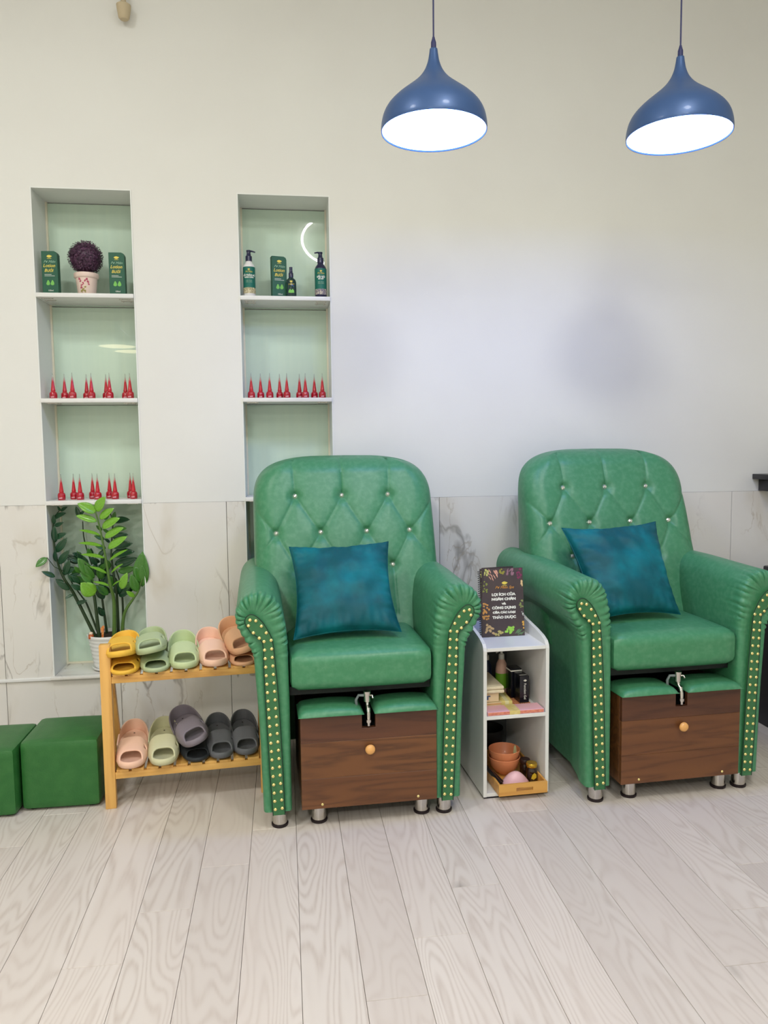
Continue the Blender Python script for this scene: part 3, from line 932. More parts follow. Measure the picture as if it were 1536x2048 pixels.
# ------------------------------------------------------------------ green cube stools
def ottoman(x0, x1, y0, y1, h, label):
    cx, cy = (x0 + x1) / 2, (y0 + y1) / 2
    t = thing('cube_stool', label, 'stool', (cx, cy, 0), group='green cube stools')
    a, d = (x1 - x0) / 2, (y1 - y0) / 2
    n = 14
    b2 = bmesh.new()
    bmesh.ops.create_cube(b2, size=2)
    bmesh.ops.subdivide_edges(b2, edges=b2.edges[:], cuts=n, use_grid_fill=True)
    for v in b2.verts:
        x, y, z = v.co
        rr = 0.11
        q = Vector((max(-1 + rr, min(1 - rr, x)), max(-1 + rr, min(1 - rr, y)), max(-1 + rr, min(1 - rr, z))))
        dd = Vector((x, y, z)) - q
        if dd.length > 1e-6:
            q += dd.normalized() * rr
        bul = 0.012
        x, y, z = q
        x += bul * (1 - y * y) * (1 - z * z) * (1 if x > .5 else -1 if x < -.5 else 0)
        y += bul * (1 - x * x) * (1 - z * z) * (1 if y > .5 else -1 if y < -.5 else 0)
        z += 0.05 * (1 - x * x) * (1 - y * y) * (1 if z > .5 else 0)
        v.co = (x * a, y * d, 0.006 + (z + 1) / 2 * h)
    m_ = MB(); m_.merge(b2)
    m_.build('cushion', m_ott, t)
    pts = [(-a + .01, -d + .004), (a - .01, -d + .004)]
    MB().tube([(-a + .022, -d + .002, h * .945), (a - .022, -d + .002, h * .945)], .0018, 6).tube([(-a + .006, -d + .012, .03), (-a + .006, -d + .012, h * .9)], .0015, 6).tube([(a - .006, -d + .012, .03), (a - .006, -d + .012, h * .9)], .0015, 6).build('piping', m_ott, t)
    b_ = MB()
    for sx in (-1, 1):
        for sy in (-1, 1):
            b_.cyl(sx * (a - .03), sy * (d - .03), 0, .012, .012, 12)
    b_.build('feet', m_rubber, t)
    return t
ottoman(-0.866, -0.621, -0.588, -0.345, 0.225, 'green cube stool standing right against the wooden shoe rack')
ottoman(-1.127, -0.871, -0.622, -0.37, 0.217, 'green cube stool cut off by the left edge of the picture')

# ------------------------------------------------------------------ shoe rack
RX, RY, RRZ = -0.600, -0.610, radians(4.8)
rack = thing('shoe_rack', 'two-tier pine shoe rack between the green stool and the left armchair', 'shoe rack', (RX, RY, 0), RRZ)
RL = 0.537
def rpost(x0, x1):
    MB().box(x0, 0, 0, x1, .03, .545, .002).build('post', m_pine, rack)
    MB().prism([(.245, 0), (.275, 0), (.060, .525), (.032, .525)], x0 + .003, x1 - .003, 'YZ', .001).build('leg', m_pine, rack)
rpost(0, .034)
rpost(RL - .034, RL)
TZ, BZ = .447, .128           # tops of the slats
for zt, d in ((TZ, .085 + .0), (BZ, .20)):
    MB().box(.034, .002, zt - .030, RL - .034, .020, zt - .008, .0015).build('rail', m_pinel, rack)
    MB().box(.034, .212, zt - .016, RL - .034, .230, zt + .003, .0015).build('rail', m_pinel, rack)
    n = 10
    wS = (RL - .068) / n
    for i in range(n):
        sl = MB().box(-wS / 2 + .0042, -.12, -.0045, wS / 2 - .0042, .12, .0045, .0012, 1).build('slat', m_pinex, rack, loc=(.034 + wS * (i + .5), .122, zt + .003), rot=(radians(3.5), 0, 0))
rack_m = Matrix.Translation((RX, RY, 0)) @ Matrix.Rotation(RRZ, 4, 'Z')

# ------------------------------------------------------------------ slides (shoes): toe at -y
def slide_parts():
    L_, W2 = .235, .044
    def hw(t):   # half width of the sole, t 0 toe .. 1 heel
        return W2 * (1 - abs(2 * t - 1) ** 3.2) ** .42 * (1.0 - .10 * t) * (.98 + .06 * sin(3 * t))
    parts = {}
    N_ = 28
    out = []
    for i in range(N_ + 1):
        t = .5 - .5 * cos(pi * i / N_); out.append((t, hw(t)))
    def ring(z, ins, lift=0):
        pts = []
        for t, h in out: pts.append((max(h - ins, .0), -L_ / 2 + ins + t * (L_ - 2 * ins), z + lift * (1 - t) ** 3))
        for t, h in reversed(out[1:-1]): pts.append((-max(h - ins, .0), -L_ / 2 + ins + t * (L_ - 2 * ins), z + lift * (1 - t) ** 3))
        return pts
    rings = [ring(0, .006, .012), ring(.002, .002, .012), ring(.010, 0, .012), ring(.020, .0005, .010), ring(.0225, .003, .010), ring(.0215, .006, .010), ring(.017, .009, .008)]
    b_ = MB()
    n = len(rings[0]); vs = [v for r in rings for v in r]; fs = []
    for j in range(len(rings) - 1):
        for k in range(n):
            k2 = (k + 1) % n
            fs.append((j * n + k, j * n + k2, (j + 1) * n + k2, (j + 1) * n + k))
    fs.append(tuple(range(n))); fs.append(tuple((len(rings) - 1) * n + k for k in range(n)))
    b_._new(vs, fs)
    parts['sole'] = b_
    # strap
    b_ = MB()
    def fn(u, v):
        s = u * 2 - 1
        yf = .075 + .095 * (1 - s ** 4)
        yb = .455
        tt = yf + (yb - yf) * v - (0.03 * s * s * v)
        h = hw(min(max(tt, .02), .98)) + .001
        H = .020 + .022 * min(1, tt / .45) ** .8
        return (s * h * (1.0 + .03 * sin(pi * v)), -L_ / 2 + tt * L_, .016 + .008 * (1 - tt) ** 3 + H * (1 - abs(s) ** 3.4) ** .55)
    b_.grid(fn, 24, 12, skip=lambda u, v: .870 < u < .94 and .38 < v < .62)
    parts['strap'] = b_
    # heel cup
    b_ = MB()
    hp = [(h, t) for t, h in out if t > .52]
    path = [(h, t) for h, t in hp] + [(-h, t) for h, t in reversed(hp[:-1])]
    n = len(path) - 1
    def fh(u, v):
        i = min(int(u * n), n - 1); f = u * n - i
        h = path[i][0] * (1 - f) + path[i + 1][0] * f
        t = path[i][1] * (1 - f) + path[i + 1][1] * f
        e = min(1, max(0, (t - .52) / .48))
        H = .010 + .028 * e ** 1.3
        fl = 1 + .05 * v * e
        return (h * fl, (-L_ / 2 + t * L_) + .004 * v * e, .017 + H * v)
    b_.grid(fh, n, 4)
    parts['heel_cup'] = b_
    b_ = MB()
    for (x, t) in ((-.018, .62), (-.019, .67), (-.018, .72), (.018, .62), (.019, .67), (.0, .93), (-.006, .30), (.006, .25)):
        b_.lathe([(0, .0176), (.0028, .0176)], 8, x, -L_ / 2 + t * L_, .0002 + .0)
    parts['vent_holes'] = b_
    return parts
sp = slide_parts()
m_hole = mat('dark_hole', (40, 26, 20), .8)
m_foam0 = mat('foam', (230, 190, 100), .55)
sproto = thing('slide_sandal', 'x', 'sandal', (0, 0, 0), group='slide sandals on the shoe rack')
for nm, b_ in sp.items():
    o = b_.build(nm, m_hole if nm == 'vent_holes' else m_foam0, sproto, angle=60)
    if nm == 'strap':
        solid(o, .0045, -1); bevmod(o, .0012)
    if nm == 'heel_cup':
        solid(o, .0045, 0); bevmod(o, .0015)
    if nm != 'vent_holes':
        for sl_ in o.material_slots: sl_.link = 'OBJECT'
foams = {}
def foam(nm, rgb):
    if nm not in foams:
        foams[nm] = mat('foam_' + nm, rgb, .62, bump=(220, .05))
    return foams[nm]
cols_ = {'yellow': (236, 186, 66), 'moss': (176, 190, 146), 'lime': (194, 208, 158), 'pink': (240, 196, 170), 'beige': (222, 170, 130), 'khaki': (206, 204, 166), 'mauve': (130, 122, 132), 'black': (38, 42, 46), 'grey': (98, 100, 104)}
used = [False]
def slide(x, y, z, yaw, pitch, roll, c, label, s=1.17, sz=1.0):
    """position on the rack (rack axes), degrees"""
    o = copy_tree(sproto) if used[0] else sproto
    used[0] = True
    o['label'] = label
    for ch in o.children:
        if not ch.name.startswith('vent'):
            for sl_ in ch.material_slots:
                sl_.link = 'OBJECT'; sl_.material = foam(c, cols_[c])
    m = rack_m @ Matrix.Translation((x, y, z)) @ Matrix.Rotation(radians(yaw), 4, 'Z') @ Matrix.Rotation(radians(roll), 4, 'Y') @ Matrix.Rotation(radians(pitch), 4, 'X')
    o.matrix_world = m
    o.scale = (s, s, s * sz)
    return o
T, B_ = TZ + .004, BZ + .010
YC = .108
slide(.070, YC, T, 2, 4, 0, 'yellow', 'yellow slide sandal at the left end of the top tier, under its pair', sz=.62)
slide(.064, YC - .010, T + .040, 2, -4, -4, 'yellow', 'yellow slide sandal lying on its pair at the left of the top tier', sz=.85)
slide(.166, YC, T, 4, 4, 0, 'moss', 'moss green slide sandal on the top tier, lower one beside the yellow pair', sz=.66)
slide(.156, YC - .008, T + .044, 4, -4, -8, 'moss', 'moss green slide sandal resting on its pair beside the yellow sandals', sz=.9)
slide(.258, YC, T, 4, 4, 0, 'lime', 'lime green slide sandal flat in the middle of the top tier')
slide(.352, YC + .004, T + .002, 6, 5, 0, 'pink', 'pink slide sandal on the top tier, right of the lime green one')
slide(.449, YC, T, 4, 4, 0, 'beige', 'beige slide sandal on the top tier beside the armchair, under its pair', s=1.1, sz=.6)
slide(.447, YC + .004, T + .040, 9, 4, -16, 'beige', 'beige slide sandal tilted on its pair beside the armchair')
slide(.080, YC - .004, B_, 3, 5, 0, 'pink', 'pink slide sandal at the left end of the bottom tier')
slide(.182, YC - .004, B_, 3, 5, 0, 'khaki', 'pale khaki slide sandal on the bottom tier beside the pink one')
slide(.284, YC + .01, B_, 6, 4, 0, 'black', 'black slide sandal under a tilted mauve-grey one on the bottom tier', sz=.6)
slide(.276, YC + .0, B_ + .048, 14, 0, -20, 'mauve', 'mauve-grey slide sandal tilted on a black one on the bottom tier')
slide(.368, YC + .006, B_, 4, 6, 0, 'grey', 'dark grey slide sandal on the bottom tier, second from the armchair', s=1.1)
slide(.455, YC + .012, B_ + .002, 2, 6, 0, 'grey', 'dark grey slide sandal at the right end of the bottom tier by the armchair', s=1.1)


# ------------------------------------------------------------------ armchairs with foot bath boxes
# chair axes: x across, y from the front of the arms towards the wall, z up
def half_w(z):
    wd = .333 - .03 * max(0, (.62 - z)) / .2
    if z > .93:
        q = min(1.0, (z - .93) / .206)
        wd *= max(0.0, 1 - q ** 3.6) ** (1 / 3.6)
    return wd
def back_y(z):
    return .345 + (z - .555) * .38
BTN = [(-.172, .992), (0, .992), (.172, .992), (-.244, .862), (-.084, .862), (.084, .862), (.244, .862), (-.172, .742), (0, .742), (.172, .742)]
CRE = [((-.172, .992), (-.180, 1.15)), ((0, .992), (0, 1.15)), ((.172, .992), (.180, 1.15)),
       ((-.172, .992), (-.244, .862)), ((-.172, .992), (-.084, .862)), ((0, .992), (-.084, .862)), ((0, .992), (.084, .862)), ((.172, .992), (.084, .862)), ((.172, .992), (.244, .862)),
       ((-.244, .862), (-.172, .742)), ((-.084, .862), (-.172, .742)), ((-.084, .862), (0, .742)), ((.084, .862), (0, .742)), ((.084, .862), (.172, .742)), ((.244, .862), (.172, .742)),
       ((-.244, .862), (-.335, .965)), ((.244, .862), (.335, .965)), ((-.244, .862), (-.31, .78)), ((.244, .862), (.31, .78)),
       ((-.172, .742), (-.175, .58)), ((0, .742), (0, .58)), ((.172, .742), (.175, .58))]
def segd(px, pz, s):
    (ax, az), (bx, bz) = s
    dx, dz = bx - ax, bz - az
    t = max(0, min(1, ((px - ax) * dx + (pz - az) * dz) / (dx * dx + dz * dz)))
    return math.hypot(px - ax - t * dx, pz - az - t * dz)
def back_surface(x, z):
    """how far the padding stands in front of the lean plane (negative y = forward)"""
    edge = min(max(0, half_w(z) - abs(x - .012 * min(1, abs(x) / .3))), max(0, 1.136 - z) * 1.2)
    R_ = .075
    y = 0
    if edge < R_:
        y += R_ * (1 - sqrt(max(0, 1 - ((R_ - edge) / R_) ** 2))) * .95
    cr = min(segd(x, z, s) for s in CRE)
    bt = min(math.hypot(x - a, z - c_) for a, c_ in BTN)
    y += .0060 * math.exp(-cr / .0045) + .0040 * math.exp(-(cr / .03) ** 2)
    y += .016 * math.exp(-(bt / .020) ** 2) + .006 * math.exp(-bt / .006)
    return y - .012

ARM_OUT = [(-.311, .058), (-.314, .20), (-.318, .34), (-.326, .48), (-.331, .555), (-.345, .592), (-.366, .628), (-.380, .668), (-.374, .708), (-.352, .737), (-.318, .750), (-.280, .742), (-.250, .712), (-.236, .665), (-.228, .60), (-.225, .48), (-.224, .34), (-.224, .20), (-.224, .058)]
def arm_profile():
    P_ = [Vector(p) for p in ARM_OUT]
    out = []
    for i in range(len(P_) - 1):
        p0 = P_[max(i - 1, 0)]; p1 = P_[i]; p2 = P_[i + 1]; p3 = P_[min(i + 2, len(P_) - 1)]
        for k in range(14):
            t = k / 14
            out.append(0.5 * ((2 * p1) + (-p0 + p2) * t + (2 * p0 - 5 * p1 + 4 * p2 - p3) * t * t + (-p0 + 3 * p1 - 3 * p2 + p3) * t ** 3))
    out.append(P_[-1])
    # underside
    for k in range(1, 6):
        out.append(P_[-1].lerp(P_[0], k / 6))
    return out
ARM = arm_profile()
PLEAT = .0205
ALEN = [0.0]
for _i in range(1, len(ARM)):
    ALEN.append(ALEN[-1] + (ARM[_i] - ARM[_i - 1]).length)
STRIP = [(-.283, .050), (-.290, .20), (-.296, .38), (-.300, .50), (-.302, .590), (-.334, .632), (-.351, .660), (-.350, .678), (-.337, .688), (-.322, .684), (-.302, .665), (-.284, .635), (-.272, .600), (-.264, .50), (-.257, .38), (-.251, .20), (-.247, .050)]
def arm_mesh(sgn):
    b_ = MB()
    n = len(ARM)
    c0 = Vector((-.285, .40))
    spine = [Vector((-.265, .06)), Vector((-.281, .55)), Vector((-.326, .668))]
    def spt(p):
        best, bd = None, 9
        for a, c_ in ((spine[0], spine[1]), (spine[1], spine[2])):
            d = c_ - a; t = max(0, min(1, (p - a).dot(d) / d.dot(d)))
            q = a + d * t
            if (p - q).length < bd: bd = (p - q).length; best = q
        return best
    rings = []
    levels = [(.005, .66), (.002, .52), (.000, .40), (-.001, .28), (.0005, .18), (.004, .09), (.010, .035), (.018, .008), (.028, 0), (.040, 0), (.056, 0), (.075, 0), (.10, 0), (.20, 0), (.32, 0), (.45, 0), (.58, 0), (.66, .0), (.70, .02)]
    for (y, ins) in levels:
        ring_ = []
        for i, p in enumerate(ARM):
            q = spt(p)
            pp = p + (q - p) * ins
            yy = y
            top = max(0, min(1, (p.y - .52) / .06))
            fr = math.exp(-(max(0, y) / .045) ** 2) * top
            if y < .1 and top > 0:
                ph = (ALEN[i] % PLEAT) - PLEAT / 2 + .003 * sin(ALEN[i] * 61)
                cre = math.exp(-(ph / .0022) ** 2)
                puf = cos(2 * pi * ph / PLEAT)
                wv = cre * 1.0 - .30 * (1 - cre) * (1 - puf)
                rad = 1 if ins < .3 else max(0, (.62 - ins) / .32)
                kk = int(ALEN[i] // PLEAT)
                wv *= (.45, 1.0, .7, 1.15, .3, .9, .6)[kk % 7]
                fr2 = math.exp(-(max(0, y) / (.028, .05, .036, .06)[kk % 4]) ** 2) * top
                pp = pp + (q - p).normalized() * (.0046 * wv * fr2 * rad)
                yy += .0046 * wv * fr2 * rad
            ins_o = max(0, min(1, (y - .05) / .12)) * max(0, min(1, (.60 - p.y) / .06)) * max(0, min(1, (-.27 - p.x) / .04))
            pp = pp + Vector((.034 * ins_o, 0))
            # scroll droops a little to the front
            ring_.append((sgn * pp.x, yy, pp.y - (.012 * max(0, 1 - y / .35) * top)))
        rings.append(ring_)
    vs = [v for r in rings for v in r]; fs = []
    for j in range(len(rings) - 1):
        for k in range(n):
            k2 = (k + 1) % n
            fs.append((j * n + k, j * n + k2, (j + 1) * n + k2, (j + 1) * n + k))
    fs.append(tuple(range(n))); fs.append(tuple((len(rings) - 1) * n + k for k in range(n)))
    b_._new(vs, fs)
    return b_
def stud_positions(sgn):
    med = [(-.337, .672), (-.320, .669), (-.342, .655), (-.304, .652), (-.328, .633), (-.290, .631), (-.311, .616)]
    out = [(x, z - .011) for x, z in med]
    z = .594
    while z > .064:
        f = (z - .06) / .54
        cx = -.265 - .022 * f
        out += [(cx - .0105, z), (cx + .0105, z + .0025)]
        z -= .0262
    return [(sgn * x, z) for x, z in out]

m_crystal = mat('crystal', (226, 226, 214), .08, .75, coat=.6)
m_boxin = mat('basin_dark', (8, 10, 12), .5)
m_knob = mat('pale_wood_knob', (226, 168, 96), .35, coat=.3)
m_hose = mat('grey_hose', (110, 120, 120), .3)
m_silver_edge = mat('dark_seam', (18, 50, 34), .6)

def armchair(x, y, rz, label):
    t = thing('armchair', label, 'armchair', (x, y, 0), rz, 'green tufted armchairs')
    # ---- backrest
    b_ = MB()
    NU, NV = 150, 150
    def fn(u, v):
        z = .44 + (1.136 - .44) * (1 - (1 - v) ** 1.25) if v < 1 else 1.136
        s = u * 2 - 1
        s = math.copysign(1 - (1 - abs(s)) ** 1.15, s)
        hw_ = max(half_w(z), .004)
        xx = s * hw_ + .012 * abs(s)
        return (xx, back_y(z) + back_surface(xx, z), z)
    b_.grid(fn, NU, NV)
    # sides and rear
    prof = [fn(0, k / NV) for k in range(NV + 1)] + [fn(k / NU, 1) for k in range(1, NU + 1)] + [fn(1, 1 - k / NV) for k in range(1, NV + 1)]
    cx0 = Vector((0, 0, .8))
    rows = []
    for q in (0, .25, .5, .75, 1.0):
        row = []
        for p in prof:
            yr = .690 - .03 * max(0, p[2] - .6)
            y_ = p[1] + (yr - p[1]) * q
            bl = sin(pi * q) * .004
            nx = math.copysign(1, p[0]) if abs(p[0]) > .25 else p[0] / .25
            row.append((p[0] + bl * nx - .034 * nx * max(0, q - .25) - (.008 * nx if q == 1 else 0), y_, p[2] + (bl if p[2] > 1.0 else 0) - (.006 if q == 1 and p[2] > 1.0 else 0)))
        rows.append(row)
    n = len(prof)
    vs = [v for r in rows for v in r]
    fs = [(j * n + k, j * n + k + 1, (j + 1) * n + k + 1, (j + 1) * n + k) for j in range(4) for k in range(n - 1)]
    b_._new(vs, fs)
    last = rows[-1]
    b_._new(last, [tuple(range(n))])
    bmesh.ops.remove_doubles(b_.bm, verts=b_.bm.verts[:], dist=.0002)
    back = b_.build('backrest', m_leather, t, angle=75)
    for a, c_ in BTN:
        yy = back_y(c_) + back_surface(a, c_)
        bt = MB().lathe([(0, .0120), (.0045, .0112), (.0088, .0075), (.0110, .003), (.0112, 0), (0, 0)], 12).build('crystal_button', m_crystal, back, smooth=False, loc=(a, yy - .004, c_), rot=(pi / 2 - .3, 0, 0))
    MB().box(-.285, .46, .10, .285, .685, .46, .01).build('rear_body', m_leather2, t)
    # ---- seat
    b2 = bmesh.new()
    bmesh.ops.create_cube(b2, size=2)
    bmesh.ops.subdivide_edges(b2, edges=b2.edges[:], cuts=16, use_grid_fill=True)
    for v in b2.verts:
        vx, vy, vz = v.co
        hx, hy, hz = .222, .215, .060
        q = Vector((vx * hx, vy * hy, vz * hz))
        rr = .034
        inn = Vector((max(-hx + .018, min(hx - .018, q.x)), max(-hy + rr, min(hy - rr, q.y)), max(-hz + rr, min(hz - rr, q.z))))
        dd = q - inn
        dd = Vector((dd.x * rr / .018, dd.y, dd.z))
        if dd.length > 1e-6:
            dn = dd.normalized()
            q = inn + Vector((dn.x * .018, dn.y * rr, dn.z * rr))
        if vz > 0:
            q.z += .012 * (1 - vx * vx) * (1 - vy * vy)
        if vy < 0:
            q.y -= .006 * (1 - vx * vx)
        v.co = (q.x, q.y + .212, q.z + .488)
    m_ = MB(); m_.merge(b2)
    m_.build('seat_cushion', m_leather, t)
    MB().box(-.222, .05, .405, .222, .44, .432).build('seat_base', m_void, t)
    # ---- arms
    for sgn in (-1, 1):
        arm = arm_mesh(sgn).build('arm', m_leather, t, angle=80)
        # nailed facing strip with its rounded medallion
        bs = MB()
        pl = [(sgn * a, c_ - (.011 if c_ > .595 else 0)) for a, c_ in STRIP]
        sm = smoothpoly(pl[1:-1], 3, False)
        pts = [pl[0]] + [tuple(v) for v in sm] + [pl[-1]]
        cc = [(sgn * -.265, .05), (sgn * -.274, .3), (sgn * -.283, .56), (sgn * -.326, .655)]
        bs.prism(pts, -.0065, .006, 'XZ', .0015)
        strip = bs.build('facing_strip', m_leather2, arm, smooth=False)
        # piping along the strip
        MB().tube([(a, -.0062, c_) for a, c_ in pts], .0014, 6).build('piping', m_silver_edge, arm)
        for sx_, sz_ in stud_positions(sgn):
            if 'stud' not in LEAFMESH:
                o = MB().sphere((0, 0, 0), .0054, 10, 6, (1, .7, 1)).build('brass_stud', m_gold, None)
                LEAFMESH['stud'] = o.data
                bpy.data.objects.remove(o)
            o = bpy.data.objects.new('brass_stud', LEAFMESH['stud'])
            COL.objects.link(o); o.parent = arm; o.location = (sx_, -.0078, sz_)
    # ---- legs
    def leg(lx, ly, h=.062, r=.0235):
        lg = MB().lathe([(0, .006), (r - .001, .006), (r - .001, h), (0, h)], 28).build('leg', m_steel, t, loc=(lx, ly, 0))
        MB().lathe([(0, 0), (r + .001, 0), (r + .0025, .003), (r + .0025, .008), (r - .001, .010), (0, .010)], 28).build('rubber_foot', m_rubber, lg)
    for lx in (-.262, .262):
        leg(lx, .034); leg(lx, .60)
    for lx in (-.140, .190):
        leg(lx, .040, .062)
    # ---- foot bath box
    x0, x1, z0, z1 = -.195, .229 - .0, .062, .352
    nx0, nx1, nz = -.006, .036, .308
    z2, z3 = .157, .272
    front = MB().box(x0, -.012, z2 + .0004, x1, .004, z3 - .0004, .0006, 1).build('front_board', m_walnut, t, smooth=False)
    low = MB().box(x0, -.012, z0, x1, .004, z2, .0006, 1).build('front_board', m_walnut, t, smooth=False)
    bevmod(MB().prism([(x0, z3), (x1, z3), (x1, z1), (nx1, z1), (nx1, nz), (nx0, nz), (nx0, z1), (x0, z1)], -.012, .004, 'XZ').build('front_board', m_walnutd, t, smooth=False), .0006, 1)
    MB().box(x0, .0045, z0, x0 + .015, .36, z1 - .002, .0006, 1).build('box_side', m_walnut, t, smooth=False)
    MB().box(x1 - .015, .0045, z0, x1, .36, z1 - .002, .0006, 1).build('box_side', m_walnut, t, smooth=False)
    MB().box(x0 + .015, .0045, z0, x1 - .015, .36, z0 + .015).box(x0 + .015, .345, z0 + .015, x1 - .015, .36, z1 - .01).build('basin', m_boxin, t, smooth=False)
    MB().box(x0 + .016, .03, z1 - .06, x1 - .016, .344, z1 - .05).build('basin_floor', m_boxin, t, smooth=False)
    kb = MB().lathe([(0, .022), (.009, .0215), (.0145, .017), (.0155, .012), (.012, .006), (.007, .003), (.007, 0), (0, 0)], 24)
    kb.build('knob', m_knob, front, loc=(.017, -.0122, .243), rot=(pi / 2, 0, 0))
    for sx_, sz_ in ((x0 + .063, z0 + .013), (x1 - .060, z0 + .013)):
        sc_ = MB().lathe([(0, .0015), (.0028, .0015), (.0042, .0006), (.0044, 0), (0, 0)], 14).build('screw', m_gold, low, loc=(sx_, -.0122, sz_), rot=(pi / 2, 0, 0))
    # padded flaps
    for (a, c_, nm) in ((x0 - .006, .000, 'l'), (.032, x1 + .004, 'r')):
        def pad(u, v, a=a, c_=c_):
            xx = a + (c_ - a) * u
            yy = -.034 + .150 * v
            e = min(1, (1 - abs(2 * u - 1) ** 8)) ** .5 * (1 - abs(2 * v - 1) ** 6) ** .5
            return (xx, yy + .010 * (2 * abs(u - .5)) ** 2 * (1 - v), .356 + .017 * e - .002 * v + .007 * sin(pi * u))
        def padb(u, v, a=a, c_=c_):
            xx, yy, zz = pad(u, v)
            return (xx, yy, .3545 - .003 * v + .004 * sin(pi * u))
        pb = MB().grid(pad, 18, 14).grid(padb, 18, 14)
        for k in range(18):
            for v in (0, 1):
                pb._new([pad(k / 18, v), pad((k + 1) / 18, v), padb((k + 1) / 18, v), padb(k / 18, v)], [(0, 1, 2, 3)])
        for k in range(14):
            for u in (0, 1):
                pb._new([pad(u, k / 14), pad(u, (k + 1) / 14), padb(u, (k + 1) / 14), padb(u, k / 14)], [(0, 1, 2, 3)])
        bmesh.ops.remove_doubles(pb.bm, verts=pb.bm.verts[:], dist=.0001)
        pb.build('padded_flap', m_leather, t, angle=60)
    # tap
    tp = MB()
    tp.cyl(.014, .012, .384, .412, .0105, 20)
    tp.cyl(.014, .012, .409, .416, .0120, 20)
    tp.tube([(.014, .012, .386), (.0142, .006, .372), (.015, -.004, .366), (.0150, -.010, .350), (.0148, -.012, .322)], [.006, .0052, .0068, .0062, .0056], 14)
    tp.tube([(.0148, -.012, .334), (.0148, -.012, .326)], .0085, 14)
    tp.tube([(.0148, -.012, .322), (.0148, -.012, .314)], .0045, 12)
    tap = tp.build('tap', m_steel, t)
    MB().tube([(.018, .012, .402), (.030, .004, .404), (.031, -.002, .396)], [.004, .003, .004], 10).build('tap_lever', m_steel, tap)
    MB().tube([(.006, .014, .402), (-.012, .018, .402), (-.020, .018, .388), (-.017, .02, .36), (-.010, .03, .33)], .0045, 10).build('hose', m_hose, t)
    MB().box(-.19, .36, .065, .224, .368, .44).build('inner_panel', m_void, t, smooth=False)
    return t
CH1 = (0.228, -0.822, radians(1.8))
CH2 = (1.262, -0.806, radians(2.8))
armchair(*CH1, 'green tufted leather armchair with wooden foot bath box, left of the white cabinet')
_c2 = armchair(*CH2, 'green tufted leather armchair with wooden foot bath box, right of the white cabinet')
_c2.scale = (1, 1, 1.012)

# ------------------------------------------------------------------ velvet cushions
def cushion(tl, tr, br, bl, thick, label, seed):
    """corners in room coordinates"""
    tl, tr, br, bl = [Vector(v) for v in (tl, tr, br, bl)]
    c = (tl + tr + br + bl) / 4
    ex = ((tr - tl) + (br - bl)).normalized()
    ez = ((tl - bl) + (tr - br)).normalized()
    ez = (ez - ex * ez.dot(ex)).normalized()
    ny = ez.cross(ex)      # points backwards
    R_ = Matrix((ex, ny, ez)).transposed()
    t = thing('cushion', label, 'cushion', c, tuple(R_.to_euler()))
    Ri = R_.transposed()
    q = [Ri @ (v - c) for v in (bl, br, tr, tl)]
    rnd = random.Random(seed)
    fold = [(rnd.uniform(-1, 1), rnd.uniform(-1, 1), rnd.uniform(0, pi), rnd.uniform(8, 16)) for _ in range(7)]
    def pt(u, v, side):
        a = q[0].lerp(q[1], u).lerp(q[3].lerp(q[2], u), v)
        s, t_ = 2 * u - 1, 2 * v - 1
        pin = .060
        x = a.x - s * pin * (.35) * (1 - t_ * t_) * abs(s) * .9
        z = a.z - t_ * pin * (.35) * (1 - s * s) * abs(t_) * .9
        h = thick * ((1 - s * s) * (1 - t_ * t_)) ** .38
        wr = 0
        for fx, fz, an, fr in fold:
            wr += .0011 * sin(fr * ((s - fx) * cos(an) + (t_ - fz) * sin(an)))
        # radial creases at the seams
        edge = 1 - min(1 - abs(s), 1 - abs(t_))
        wr += .0035 * (edge ** 5) * sin(34 * (t_ if abs(s) > abs(t_) else s)) * (1 - edge ** 14)
        y = side * (h + wr * (1 if h > .002 else 0))
        return (x, y, z)
    b_ = MB()
    b_.grid(lambda u, v: pt(u, v, -1), 64, 64)
    b_.grid(lambda u, v: pt(u, v, 1), 40, 40)
    o = b_.build('cover', m_velvet, t, angle=80)
    b_ = MB()
    loop = [pt(k / 24, 0, 0) for k in range(24)] + [pt(1, k / 24, 0) for k in range(24)] + [pt(1 - k / 24, 1, 0) for k in range(24)] + [pt(0, 1 - k / 24, 0) for k in range(25)]
    b_.tube(loop, .0016, 6, False).build('seam', m_velvet, t)
    return t
cushion((.013, -.500, .832), (.357, -.495, .842), (.366, -.715, .574), (.020, -.725, .566), .058, 'teal velvet cushion leaning on the back of the left armchair', 3)
cushion((.990, -.478, .870), (1.354, -.470, .886), (1.350, -.665, .580), (1.034, -.675, .574), .060, 'teal velvet cushion leaning on the back of the right armchair', 8)

# ------------------------------------------------------------------ white cabinet between the chairs
CX, CY, CRZ = 0.634, -0.729, radians(2.6)
CM = Matrix.Translation((CX, CY, 0)) @ Matrix.Rotation(CRZ, 4, 'Z')
def onc(x, y, z):
    return tuple(CM @ Vector((x, y, z)))
cab = thing('side_cabinet', 'narrow white open cabinet on the floor between the two armchairs', 'cabinet', (CX, CY, 0), CRZ)
CW, CDp, BT = .228, .40, .012
side = [(0, .006), (0, .500), (.004, .511), (.014, .522), (.045, .533), (.10, .543), (.20, .556), (CDp, .590), (CDp, .006)]
MB().prism(side, 0, BT, 'YZ', .001).build('side_panel', m_white, cab, smooth=False)
MB().prism(side, CW - BT, CW, 'YZ', .001).build('side_panel', m_white, cab, smooth=False)
MB().box(BT, .001, .497, CW - BT, CDp - .008, .509, .0008, 1).build('top_board', m_white, cab, smooth=False)
MB().box(BT, .001, .268, CW - BT, CDp - .008, .280, .0008, 1).build('middle_shelf', m_white, cab, smooth=False)
MB().box(BT, .001, .006, CW - BT, CDp - .008, .018, .0008, 1).build('bottom_board', m_white, cab, smooth=False)
